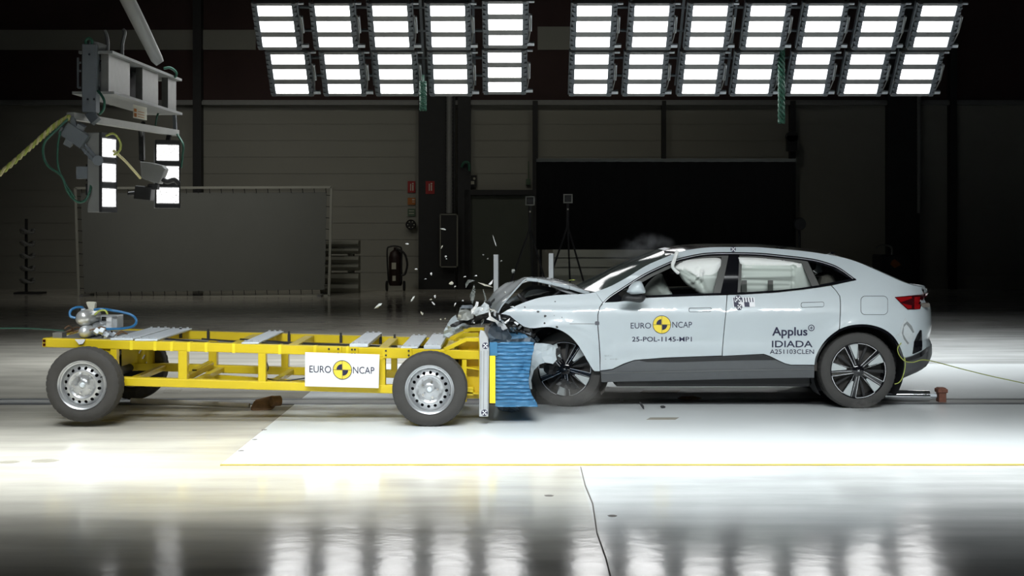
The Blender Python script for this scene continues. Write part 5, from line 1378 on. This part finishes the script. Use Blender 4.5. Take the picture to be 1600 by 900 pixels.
# --- crumpled hood
def hood():
    N = [(777, 488.5, 12.98), (783, 477, 12.99), (792, 466, 13.0), (806, 450, 13.0), (816, 439, 13.0), (822, 434.5, 13.0), (834, 436.5, 13.0), (852, 441, 13.0), (875, 446, 13.0), (898, 451.5, 13.0), (921, 457.3, 13.0)]
    Mi = [(756, 478, 13.8), (762, 467, 13.8), (772, 456, 13.8), (790, 444.5, 13.8), (810, 437, 13.8), (826, 432, 13.8), (845, 432.3, 13.8), (862, 434.5, 13.8), (880, 438.5, 13.8), (895, 444, 13.8), (910, 449, 13.8)]
    Fr = [(770, 482, 14.5), (776, 472, 14.5), (784, 462, 14.5), (797, 452, 14.5), (812, 444, 14.5), (828, 437, 14.5), (845, 437, 14.5), (862, 439, 14.5), (880, 443, 14.5), (895, 448, 14.5), (908, 452, 14.5)]
    rr = random.Random(4)
    rows = []
    n = 44
    for L_ in (N, Mi, Fr): rows.append(resample([P(*p) for p in L_], n))
    V = []; Fc = []; ns = 16
    for i in range(n):
        a, b, c = rows[0][i], rows[1][i], rows[2][i]
        for j in range(ns + 1):
            s = j / ns
            p = a.lerp(b, s * 2) if s < .5 else b.lerp(c, s * 2 - 1)
            u = i / n
            p = p + Vector((0, 0, .007 * math.sin(j * 1.3 + i * .25) * (1 if 0 < j < ns else 0) + .012 * math.sin(s * 9 + u * 14) * (1 if j else 0) * (.3 if u > .5 else 1)))
            V.append(p)
    for i in range(n - 1):
        for j in range(ns):
            q = i * (ns + 1) + j; Fc.append((q, q + 1, q + ns + 2, q + ns + 1))
    k = len(V); th = Vector((.006, 0, -.016))
    nf = len(Fc); V += [v + th for v in V]; Fc += [tuple(i + k for i in reversed(f)) for f in Fc[:nf]]
    for i in range(n - 1):
        for j in (0, ns):
            a = i * (ns + 1) + j; b = a + ns + 1; Fc.append((a, b, b + k, a + k))
    for j in range(ns):
        for i in (0, n - 1):
            a = i * (ns + 1) + j; Fc.append((a, a + 1, a + 1 + k, a + k))
    o = link_mesh('hood', V, Fc, M['paint'], CAR, True)
    bm = bmesh.new(); bm.from_mesh(o.data); bmesh.ops.recalc_face_normals(bm, faces=bm.faces); bm.to_mesh(o.data); bm.free()
    o.data.set_sharp_from_angle(angle=math.radians(25)); return o
HO = hood()
# bright folded lip on the rear half and inner stiffeners
o_ = MB()
lp = [P(a, b, 12.97) for a, b in ((822, 434.2), (840, 436), (862, 441), (890, 447.5), (921, 457))]
for a, b in zip(lp, lp[1:]): o_.bar(a + Vector((0, 0, -.012)), b + Vector((0, 0, -.012)), .03, .035)
o_.build('hood_lip', M['paint'], HO, bevel=.006)
MB().tube(spline([P(861, 445, 13.05), P(872, 450, 13.03), P(884, 455, 13.02), P(903, 460, 13.02)], 5), .02, 6).build('hood_inner_rib', M['alu'], HO, True)
MB().tube(spline([P(814, 463, 13.2), P(824, 452, 13.2), P(836, 449, 13.2), P(852, 450, 13.2), P(868, 455, 13.2)], 6), .022, 8).build('hood_inner_rib', mat('rib_dark', (.07, .07, .065), .6), HO, True)
MB().tube([P(862, 464, 13.0), P(875, 455, 13.05)], .012, 8).build('gas_strut', M['black_plastic'], CAR, True)
MB().cyl(P(874, 456, 13.04), P(877, 454, 13.06), .02, 10).build('strut_joint', M['black_plastic'], CAR)
MB().tube(spline([P(810, 460, 13.0), P(815, 466, 12.98), P(823, 473, 12.92), P(827, 477, 12.88)], 5), .022, 8).build('broken_hinge', M['black_plastic'], CAR, True)
# engine bay and crushed front structure: dark tangle
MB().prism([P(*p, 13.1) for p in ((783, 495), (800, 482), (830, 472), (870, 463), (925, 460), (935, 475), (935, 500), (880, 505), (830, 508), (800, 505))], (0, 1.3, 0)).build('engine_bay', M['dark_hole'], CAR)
MB().prism([P(*p, 13.45) for p in ((775, 505), (790, 495), (815, 510), (835, 515), (838, 560), (838, 625), (800, 625), (790, 560))], (0, .9, 0)).build('crushed_front_frame', M['grime'], CAR)
rr = random.Random(11)
tg = []
for k in range(34):
    px = rr.uniform(776, 836); py = rr.uniform(498, 530); 
    if py < 498 + (px - 800) * .5: py += 14
    s_ = rr.uniform(.02, .07)
    m_ = [M['grime'], M['grime'], M['black_plastic'], M['grey_steel'], M['slate_steel']][k % 5]
    MB().box(P(px, py, rr.uniform(12.75, 13.1)), (s_ * rr.uniform(.8, 2), s_, s_ * rr.uniform(.5, 1.2)), (rr.uniform(0, 3), rr.uniform(0, 3), rr.uniform(0, 3))).build('engine_fragment', m_, CAR, bevel=.006)
for k in range(9):
    a = (rr.uniform(775, 800), rr.uniform(500, 528)); b = (a[0] + rr.uniform(15, 40), a[1] + rr.uniform(-6, 14)); y_ = rr.uniform(12.7, 13.0)
    MB().tube(spline([P(a[0], a[1], y_), P((a[0] + b[0]) / 2, (a[1] + b[1]) / 2 - rr.uniform(-5, 7), y_ - .05), P(b[0], b[1], y_)], 6), rr.uniform(.006, .014), 6).build('torn_hose', M['black_plastic'], CAR, True)
# crumpled bumper skin thrown over the barrier plate
WR = [
 ('bumper_skin', [(692, 528, 12.6), (693, 518, 12.5), (699, 506, 12.5), (705, 497, 12.6), (712, 492, 12.7), (715, 500, 12.6), (727, 506, 12.5), (737, 511, 12.5), (726, 513, 12.45), (712, 520, 12.5), (700, 527, 12.55)], 'paint', .03),
 ('bumper_skin', [(703, 508, 12.4), (712, 503, 12.4), (724, 500, 12.4), (735, 500, 12.45), (738, 503, 12.45), (722, 505, 12.4), (712, 511, 12.38), (705, 511, 12.38)], 'black_plastic', .02),
 ('grille_bracket', [(714, 500, 12.3), (718, 483, 12.3), (722, 477, 12.32), (737, 478, 12.35), (741, 484, 12.35), (740, 497, 12.3), (730, 501, 12.28)], 'broken', .015),
 ('grille_bracket', [(718, 482, 12.28), (722, 477, 12.3), (738, 476.5, 12.35), (740, 482, 12.3)], 'slate_steel', .01),
 ('white_shard', [(737, 491, 12.2), (736, 484, 12.2), (742, 478, 12.2), (744, 471, 12.2), (748, 472, 12.22), (747, 478, 12.22), (741, 486, 12.2)], 'white_board', .01),
 ('lamp_shell', [(739, 490, 12.3), (742, 482, 12.3), (752, 478, 12.32), (757, 472, 12.35), (764, 477, 12.35), (764, 488, 12.3), (752, 491, 12.28), (744, 494, 12.28)], 'tape', .02),
 ('crumpled_liner', [(720, 502, 12.6), (740, 494, 12.55), (755, 491, 12.5), (770, 492, 12.55), (778, 498, 12.6), (770, 506, 12.55), (748, 506, 12.5), (735, 508, 12.5)], 'grime', .04),
 ('white_shard', [(760, 499, 12.1), (764, 495, 12.1), (763, 485, 12.1), (765, 484, 12.1), (767, 494, 12.1), (774, 499, 12.08), (780, 503, 12.05), (789, 507, 12.05), (793, 513, 12.08), (786, 516, 12.1), (779, 511, 12.1), (774, 503, 12.1), (766, 501, 12.1)], 'white_board', .015),
 ('white_shard', [(779, 492, 12.3), (781, 492, 12.3), (783, 500, 12.32), (780, 501, 12.3)], 'white_board', .01),
 ('white_shard', [(787, 504, 12.3), (797, 497, 12.32), (795, 502, 12.3), (790, 506, 12.28)], 'white_board', .01),
 ('white_shard', [(804, 501, 12.5), (811, 506, 12.5), (808, 508, 12.5), (803, 504, 12.5)], 'white_board', .01),
 ('lamp_lens_shell', [(736, 470, 12.5), (734, 462, 12.5), (738, 452, 12.5), (741, 444, 12.5), (743, 455, 12.55), (741, 468, 12.5), (738, 476, 12.5)], 'shell', .02),
 ('lamp_lens_shell', [(728, 450, 12.7), (727, 443, 12.7), (731, 437, 12.7), (739, 437.5, 12.7), (742, 438.5, 12.7), (733, 442, 12.7)], 'shell', .015),
 ('splinter', [(746, 441, 12.6), (756, 443.5, 12.6), (764, 446, 12.6), (770, 449, 12.6), (758, 447, 12.6)], 'cream', .008),
 ('splinter', [(763, 444, 12.5), (770.5, 436.5, 12.5), (769, 443, 12.5), (766, 445.5, 12.5)], 'white_board', .008),
 ('bent_strip', [(754, 452, 12.6), (755.5, 452, 12.6), (759, 463, 12.6), (760.5, 470, 12.6), (754, 476, 12.6), (758, 468, 12.6)], 'shell', .01),
 ('dark_tear', [(758.5, 474, 12.4), (764, 470, 12.4), (769, 473, 12.4), (768, 478, 12.42), (763, 480, 12.4)], 'black_plastic', .01),
 ('blue_panel_fold', [(774, 497, 12.3), (784, 503, 12.25), (794, 515, 12.2), (800, 528, 12.1), (790, 528, 12.15), (778, 515, 12.25), (770, 508, 12.3)], 'blue_dark', .03),
]
M['broken'] = mat('broken_plastic', (.27, .28, .26), .45, 0, .2, .2, 20)
M['shell'] = mat('clear_shell', (.30, .32, .30), .15, 0, .5, .2, 30, alpha=.55)
for i, (nm, po, mk, am) in enumerate(WR):
    sheet(nm, po, M[mk], CAR, .035, am, .006, seed=20 + i)
for k in range(22):
    px = rr.uniform(738, 806); py = rr.uniform(470, 516)
    if py < 492 - (px - 738) * .1 and px > 770: py += 22
    a0 = rr.uniform(0, 6.28); L_ = rr.uniform(5, 15); W_ = rr.uniform(2, 5); yy = rr.uniform(12.15, 12.6)
    ca_, sa_ = math.cos(a0), math.sin(a0)
    pts_ = [(px + u * L_ / 2 * ca_ - v * W_ / 2 * sa_, py + u * L_ / 2 * sa_ + v * W_ / 2 * ca_, yy + .06 * u) for u, v in ((-1, 0), (-.4, -1), (.5, -.7), (1, .1), (.2, .9), (-.6, .6))]
    sheet('torn_fragment', pts_, M[('black_plastic', 'white_board', 'slate_steel', 'broken', 'paint', 'black_plastic', 'shell')[k % 7]], CAR, .05, .012, .006, seed=60 + k)
# loose bumper corner hanging by the front wheel
cor = sheet('bumper_corner', [(828, 608, 12.62), (826, 596, 12.6), (829, 578, 12.58), (831, 560, 12.56), (833, 545, 12.55), (836, 536, 12.56), (848, 536.5, 12.54), (860, 538, 12.55), (868, 541, 12.6), (868, 552, 12.58), (870, 562, 12.58), (864, 568.5, 12.56), (852, 566.5, 12.55), (843, 569.5, 12.56), (834, 579, 12.58), (830, 594, 12.6), (831.5, 608, 12.62)], M['paint'], CAR, .05, .004, .02, seed=3)
sheet('arch_trim', [(869, 545, 12.6), (875, 541, 12.6), (876, 552, 12.6), (871, 556, 12.62), (878, 560, 12.6), (872, 566, 12.6), (868, 560, 12.6)], M['black_plastic'], CAR, .04, .01, .01, seed=9)
sheet('liner_scrap', [(848, 570, 12.7), (862, 568, 12.65), (872, 575, 12.65), (868, 584, 12.7), (856, 586, 12.7), (850, 580, 12.7)], M['black_plastic'], CAR, .04, .02, .01, seed=12)
sheet('liner_scrap', [(868, 600, 12.64), (880, 592, 12.62), (894, 598, 12.62), (906, 606, 12.64), (894, 609, 12.64), (880, 606, 12.64)], M['black_plastic'], CAR, .04, .02, .01, seed=13)
# grime flecks on the fender
for (a, b, r) in ((841, 487, 2.2), (852, 494, 2.6), (851, 505, 2.2), (870, 511, 2.0), (867.5, 471, 1.3), (820, 480, 1.4), (863, 485.5, .9), (878, 496, 1), (866, 493, .8), (857, 521, 1)):
    a0 = rr.uniform(0, 6)
    decal('grime_fleck', ([(a + r * rr.uniform(.5, 1.2) * math.cos(a0 + i * .785), b + r * rr.uniform(.4, 1) * math.sin(a0 + i * .785)) for i in range(8)], [tuple(range(8))]), M['black_plastic'], FEN, .004)

# --- alloy wheels
def alloy_wheel():
    rt, rr_, w = .378, .268, .245
    prof = [(rr_ - .004, .012), (rr_ + .006, .002), (rr_ + .03, -.004), (rt - .045, -.002), (rt - .018, .012), (rt - .004, .034), (rt, .06), (rt - .007, .064), (rt - .007, .072), (rt, .076), (rt + .001, .115), (rt - .007, .119), (rt - .007, .127), (rt + .001, .131), (rt, .175), (rt - .006, .178), (rt, .186), (rt - .004, w - .034), (rt - .018, w - .012), (rt - .045, w), (rr_ + .02, w), (rr_ - .01, w - .02)]
    ty = MB().lathe(prof, n=150, rmod=lambda i, j: (-.006 if i in (5, 6, 16, 17) and j % 3 == 0 else 0)).build('tyre', M['rubber_car'], None, True, angle=28, local=True)
    w_ = MB().lathe([(.262, .05), (.268, .014), (.274, .002), (.270, -.002), (.262, .004), (.255, .03), (.25, .12), (.25, .23)], n=110).build('wheel', M['black_gloss'], None, True, angle=40, local=True)
    MB().lathe([(0, .105), (.235, .105), (.25, .11)], n=40).build('brake_disc', mat('brake_steel', (.09, .085, .08), .5, .4), w_, True, local=True)
    sg = MB(); sil = MB(); hubm = MB()
    def pol(r, a): t = math.radians(a); return Vector((r * math.cos(t), 0, r * math.sin(t)))
    def sector(mb, pts, y0, th):
        mb.prism([p + Vector((0, y0, 0)) for p in pts], (0, th, 0))
    for k in range(5):
        a = 100 - 72 * k
        # light wedge insert
        ins = MB(); sector(ins, [pol(.115, a + 4), pol(.262, a + 9)] + [pol(.262, a + 9 - 3 * i) for i in range(1, 6)] + [pol(.262, a - 9), pol(.115, a - 5)], .010, .02); ins.build('aero_insert', M['insert'], w_, bevel=.002, local=True)
        # twin black spokes with bright edges
        sp_ = MB(); sector(sp_, [pol(.05, a + 40), pol(.262, a + 20), pol(.262, a + 11), pol(.05, a - 10)], .012, .03)
        sector(sp_, [pol(.04, a - 10), pol(.115, a - 5), pol(.262, a - 9), pol(.262, a - 10.5), pol(.11, a - 12), pol(.04, a - 40)], .016, .03)
        sp_.build('spoke', M['black_gloss'], w_, bevel=.002, local=True)
        ed = MB()
        ed.bar(pol(.052, a + 36) + Vector((0, .008, 0)), pol(.262, a + 20) + Vector((0, .008, 0)), .006, .006, (0, 1, 0))
        ed.bar(pol(.062, a + 12) + Vector((0, .008, 0)), pol(.262, a + 11) + Vector((0, .008, 0)), .004, .006, (0, 1, 0)) 
        ar = [pol(.263, a + 20 + i * 43 / 12) + Vector((0, .004, 0)) for i in range(13)]
        for p, q in zip(ar, ar[1:]): ed.bar(p, q, .007, .008, (0, 1, 0))
        ed.bar(pol(.263, a + 63) + Vector((0, .008, 0)), pol(.10, a + 62) + Vector((0, .012, 0)), .003, .006, (0, 1, 0))
        ed.build('bright_edge', M['alloy'], w_, local=True)
        # thin inner blade behind the opening
        bl_ = MB(); sector(bl_, [pol(.07, a + 50), pol(.255, a + 44), pol(.255, a + 38), pol(.07, a + 38)], .045, .02); bl_.build('inner_blade', M['black_plastic'], w_, local=True)
    MB().lathe([(0, .002), (.03, .002), (.045, .006), (.058, .014), (.06, .05)], n=36).build('hub_cap', M['black_gloss'], w_, True, local=True)
    MB().prism([pol(.018, 45), pol(.005, 90), pol(.018, 135), pol(.006, 180), pol(.018, 225), pol(.005, 270), pol(.018, 315), pol(.006, 0)], (0, -.001, 0)).build('hub_emblem', M['alloy'], w_, local=True)
    ty.parent = w_
    return w_
aw = alloy_wheel(); aw.parent = CAR; CO = CAR.location
aw.location = Vector((ARCH_R.x, 12.79, .374)) - CO
w2 = copy_tree(aw, CAR); w2.location = Vector((ARCH_F.x + .012, 12.93, .374)) - CO; w2.rotation_euler = Euler((0, -.30, -.30), 'XYZ')
for A in (ARCH_R, ARCH_F):
    c = copy_tree(aw, CAR); c.location = Vector((A.x, 14.69, .374)) - CO; c.rotation_euler = (0, .4, math.pi)
# ------------------------------------------------------------------ wires, debris, smoke, marks
cable('trigger_wire', [P(1408, 536, 12.74), P(1403, 543, 12.70), P(1403, 550, 12.68), P(1408, 559, 12.68), P(1416, 565, 12.70), P(1427, 566, 12.78), P(1440, 562.5, 12.86), P(1455, 564, 12.95), P(1475, 569, 13.1), P(1505, 577, 13.2), P(1550, 588, 13.3), P(1610, 601, 13.4), P(1700, 621, 13.45)], .0045, M['yg_wire'], 'thin yellow-green wire trailing away across the floor from the rear bumper', n=6)
cable('trigger_wire', [P(1413, 558, 12.70), P(1414.5, 568, 12.70), P(1413, 580, 12.72), P(1409, 592, 12.74), P(1404, 598, 12.74), P(1398, 600, 12.76)], .0045, M['yg_wire'], 'short yellow-green wire hanging down behind the rear wheel', n=6)
w_ = tag(MB().tube(spline([P(-40, 514, 17.0), P(30, 513, 16.6), P(72, 515, 16.2), P(100, 517, 15.8)], 8), .008, 6).build('trolley_wire', M['green_wire'], None, True), 'faint green wire strung behind the rear end of the trolley', 'cable')
rd = random.Random(21)
DEB = [  # px, py, Y, length px, width px, angle, material, label
 (591, 478, 12.2, 15, 5, 35, 'shell2', 'largest pale splinter flying alone at the left of the debris cloud'),
 (645, 467, 12.3, 12, 3.5, 55, 'shell2', 'hollow grey splinter flying right of the large pale splinter'),
 (636, 381, 12.8, 6, 3, -10, 'white_board', 'white chip flying high beside the column, next to the extinguisher'),
 (650, 420.5, 12.8, 5, 3, 0, 'white_board', 'tiny white chip flying below the high chip by the column'),
 (674, 428, 12.6, 5.5, 4, 90, 'white_board', 'oval white chip flying before the dark column foot'),
 (665, 436, 12.9, 4, 2, 20, 'shell2', 'tiny grey chip beside the oval white chip'),
 (705, 443, 12.4, 8, 7, 10, 'cream', 'roundish cream lump flying above the wreckage'),
 (711, 448, 12.6, 4, 3, 40, 'shell2', 'small grey crumb just under the cream lump'),
 (680, 463.5, 12.5, 6, 4, 90, 'white_board', 'upright white chip flying left of the wreckage'),
 (673, 468, 12.7, 4, 3, 0, 'cream', 'small cream crumb beside the upright white chip'),
 (677, 474, 12.5, 8, 3, -50, 'white_board', 'slanted white sliver below the upright white chip'),
 (659, 489.5, 12.3, 7, 4, -60, 'cream', 'triangular cream chip flying low left of the wreckage'),
 (711, 476, 12.4, 7, 2.6, 65, 'white_board', 'narrow white sliver flying just left of the grey bracket'),
 (692, 358, 13.0, 10, 3, -12, 'shell2', 'pale sliver flying before the dark cabinet top'),
 (690.5, 386, 13.0, 8, 2, 60, 'cream', 'thin cream sliver flying at the cabinet left edge'),
 (696.5, 400.5, 13.0, 4, 3, 0, 'white_board', 'tiny white chip before the lower half of the cabinet'),
 (697.5, 404.5, 13.1, 2.5, 2, 0, 'white_board', 'smallest white crumb before the lower half of the cabinet'),
 (772.5, 376, 13.0, 20, 1.8, -73, 'shell2', 'long thin sliver flying above the upright profile'),
 (726, 432.5, 12.6, 5, 2.5, 20, 'white_board', 'tiny white chip above the torn lamp shell'),
 (743.5, 431, 12.6, 4.5, 2.4, 15, 'white_board', 'tiny white chip above the cream splinter'),
 (723, 470, 12.3, 3.5, 3, 0, 'white_board', 'tiny white crumb above the grey bracket'),
 (688.5, 499, 12.2, 3, 3, 0, 'cream', 'tiny cream crumb left of the crumpled bumper skin'),
 (695.5, 498, 12.2, 2.5, 2.5, 0, 'cream', 'second tiny cream crumb close to the bumper skin'),
 (718, 494, 12.2, 7, 5, -40, 'cream', 'cream fragment at the lower left of the grey bracket'),
 (802, 424, 12.8, 8, 7, 60, 'clear2', 'clear curled fragment flying above the hood'),
 (783, 408, 12.8, 4, 3, 40, 'clear2', 'faint grey crumb between upright profile and hood'),
 (762, 404, 12.9, 3, 2, 40, 'clear2', 'faint grey crumb left of the upright profile'),
 (755, 398, 12.9, 3, 2.5, 0, 'clear2', 'faint grey crumb highest left of the upright profile'),
 (800, 479.3, 12.5, 7, 2.4, 2, 'white_board', 'white chip flying in front of the open engine bay'),
 (789, 457, 12.6, 2.6, 4, 0, 'white_board', 'white crumb in front of the buckled hood face'),
 (893, 437.8, 13.6, 12, 1.6, 5, 'yg_wire', 'thin yellowish sliver above the rear hood edge'),
 (754, 484, 12.1, 4, 4, 20, 'white_board', 'white crumb before the torn headlamp shell'),
 (740.5, 504.5, 12.1, 3, 3, 0, 'white_board', 'white crumb before the dark torn liner'),
]
M['shell2'] = mat('pale_splinter', (.58, .60, .58), .3, 0, .2)
M['clear2'] = mat('grey_splinter', (.30, .31, .29), .3, 0, .2)
for (px, py, Y, L_, Wd, ang, mk, lab) in DEB:
    c = P(px, py, Y); s = Y / F; a = math.radians(ang); u = Vector((math.cos(a), 0, math.sin(a))) * L_ * s / 2; v_ = Vector((-math.sin(a), 0, math.cos(a))) * Wd * s / 2
    y = Vector((0, 1, 0)) * Wd * s * .6
    o_ = MB(); k = rd.uniform(-.35, .35); k2 = rd.uniform(.6, 1)
    pts = [c - u, c - u * .3 - v_ * k2 + y * .5, c + u * .55 - v_ * .6 - y * .3, c + u, c + u * .4 + v_ + y * .2, c - u * .45 + v_ * .6 - y * .5]
    o_.raw(pts + [c + y * .9 + u * k * .4, c - y * .9 + u * k * .2], [(i, (i + 1) % 6, 6) for i in range(6)] + [((i + 1) % 6, i, 7) for i in range(6)])
    tag(o_.build('debris_fragment', M[mk]), lab, 'debris', 'flying debris')
# dark bits lying on or skipping over the floor
for (px, py, Y, L_, Wd, ang, lab, mk) in ((1003, 638, 12.7, 15, 4, -60, 'black plastic strip tumbling on the floor below the front door', 'black_plastic'), (1036, 639.5, 12.8, 9, 4, 0, 'small black lump on the floor below the front door', 'black_plastic'), (1078, 613, 13.4, 40, 6, 0, 'flat dark rusty plate on the floor under the car', 'rust'), (971, 616, 13.2, 10, 5, -40, 'small dark crumb on the floor behind the front wheel', 'black_plastic')):
    z0 = .0; c = P(px, py, Y); c.z = max(c.z, 0); s = Y / F; a = math.radians(ang)
    u = Vector((math.cos(a), 0, math.sin(a))) * L_ * s / 2; v_ = Vector((-math.sin(a), 0, math.cos(a))) * Wd * s / 2; y = Vector((0, .03, 0))
    o_ = MB().prism([c - u, c - u * .4 - v_, c + u * .6 - v_ * .7, c + u, c + u * .3 + v_, c - u * .6 + v_ * .8], y)
    mz = min(p.z for p in o_.v)
    for p in o_.v: p.z += .008 - mz
    tag(o_.build('floor_debris', M[mk], bevel=.004), lab, 'debris', 'debris on the floor')
# round floor covers and scuff marks let into the slab
def cover(px, py, rx, label, m_='joint', rough=1):
    Y = H * F / (py - HZ); c = P(px, py, Y); r = rx * Y / F
    o_ = MB().lathe([(0, 0.0), (r, 0.0), (r, .003), (0, .004)], n=24)
    pts = []
    for p in o_.v: pts.append(Vector((c.x + p.x, c.y + p.z, p.y + .0005)))
    o_.v = pts; structure(tag(o_.build('trim_31', M[m_]), label, 'floor cover'))
for (px, py, rx, lab) in ((957, 806, 7, 'a'), (858, 774.5, 7, 'b'), (377, 705.5, 5, 'd'), (398, 688, 4, 'e'), (413, 672.5, 4, 'f'), (14, 722, 15, 'g'), (70, 720, 20, 'h')):
    if lab in 'gh': M['scuff'] = M.get('scuff') or mat('scuff_grey', (.30, .28, .23), .5, 0, 0, .3, 12)
    Y = H * F / (py - HZ); c = P(px, py, Y); r = rx * Y / F; ky = 1.0 if lab not in 'gh' else .8
    n_ = 20; zz = .0075 if py < 715 and px > 365 else .0012
    rv = [Vector((c.x + r * math.cos(i * 2 * math.pi / n_) * (1 + .15 * math.sin(i * 2.3)), c.y + r * ky * math.sin(i * 2 * math.pi / n_), zz)) for i in range(n_)]
    o_ = MB().prism(rv, (0, 0, -zz)); structure(o_.build('trim_%d' % (31 + 'abdefgh'.index(lab)), M['scuff'] if lab in 'gh' else M['joint']))
# smoke and dust as real scattering volumes
def puff(name, c, r, dens_, scale, col, label, seed, thr=.45):
    bm = bmesh.new(); bmesh.ops.create_icosphere(bm, subdivisions=3, radius=1)
    rr = random.Random(seed)
    me = bpy.data.meshes.new(name); 
    for v in bm.verts: v.co = Vector((v.co.x * r[0], v.co.y * r[1], v.co.z * r[2]))
    bm.to_mesh(me); bm.free()
    m = bpy.data.materials.new(name); m.use_nodes = True; nt = m.node_tree; L = nt.links.new
    nt.nodes.remove(nt.nodes['Principled BSDF'])
    vs_ = nt.nodes.new('ShaderNodeVolumePrincipled'); vs_.inputs['Color'].default_value = (*col, 1); vs_.inputs['Anisotropy'].default_value = .1
    tc = nt.nodes.new('ShaderNodeTexCoord')
    n = nt.nodes.new('ShaderNodeTexNoise'); n.inputs['Scale'].default_value = scale; n.inputs['Detail'].default_value = 4; L(tc.outputs['Object'], n.inputs['Vector'])
    mr_ = nt.nodes.new('ShaderNodeMapRange'); mr_.inputs[1].default_value = thr; mr_.inputs[2].default_value = .72; L(n.outputs['Fac'], mr_.inputs[0])
    dv = nt.nodes.new('ShaderNodeVectorMath'); dv.operation = 'DIVIDE'; dv.inputs[1].default_value = r; L(tc.outputs['Object'], dv.inputs[0])
    ln = nt.nodes.new('ShaderNodeVectorMath'); ln.operation = 'LENGTH'; L(dv.outputs[0], ln.inputs[0])
    fo = nt.nodes.new('ShaderNodeMapRange'); fo.inputs[1].default_value = 1.0; fo.inputs[2].default_value = .25; fo.inputs[3].default_value = 0; fo.inputs[4].default_value = dens_; L(ln.outputs[1], fo.inputs[0])
    mu = nt.nodes.new('ShaderNodeMath'); mu.operation = 'MULTIPLY'; L(mr_.outputs[0], mu.inputs[0]); L(fo.outputs[0], mu.inputs[1]); L(mu.outputs[0], vs_.inputs['Density'])
    L(vs_.outputs[0], nt.nodes['Material Output'].inputs['Volume'])
    me.materials.append(m); o = bpy.data.objects.new(name, me); COL.objects.link(o); o.location = c
    tag(o, label, 'smoke', None, 'stuff'); return o
puff('smoke', P(1012, 383, 14.3), (.32, .3, .15), 3.5, 6, (.8, .82, .85), 'thin grey smoke puff rising over the windscreen top', 3)
puff('smoke', P(978, 398, 14.3), (.28, .25, .10), 2, 6, (.8, .82, .85), 'faint haze drifting above the windscreen', 4, .4)
puff('dust', P(880, 622, 12.45), (.42, .35, .16), 5, 5, (.72, .70, .66), 'grey dust cloud around the bottom of the front wheel', 5, .35)
puff('dust', P(1352, 634, 12.6), (.16, .12, .06), 9, 9, (.72, .70, .66), 'small dust puff under the rear tyre', 6, .4)
puff('dust', P(945, 612, 12.75), (.55, .3, .20), .9, 4, (.66, .62, .56), 'thin brownish dust spreading under the front door behind the front wheel', 8, .3)
# flush floor plates and tyre scuffs
k = 40
for (x0, y0, x1, y1) in ((258, 608, 282, 614), (196, 641, 226, 648), (160, 654, 190, 657), (1013, 653.5, 1058, 657), (1002, 611, 1060, 615)):
    gp_ = lambda a, b: Vector(((a - 800) * H / (b - HZ), H * F / (b - HZ), 0))
    a, b, c, d = gp_(x0 + 3, y0), gp_(x1 + 3, y0), gp_(x1 - 3, y1), gp_(x0 - 3, y1); zz = .008 if x0 > 800 else .002
    structure(MB().prism([q_ + Vector((0, 0, zz)) for q_ in (a, b, c, d)], (0, 0, -zz)).build('trim_%d' % k, M['scuff'])); k += 1
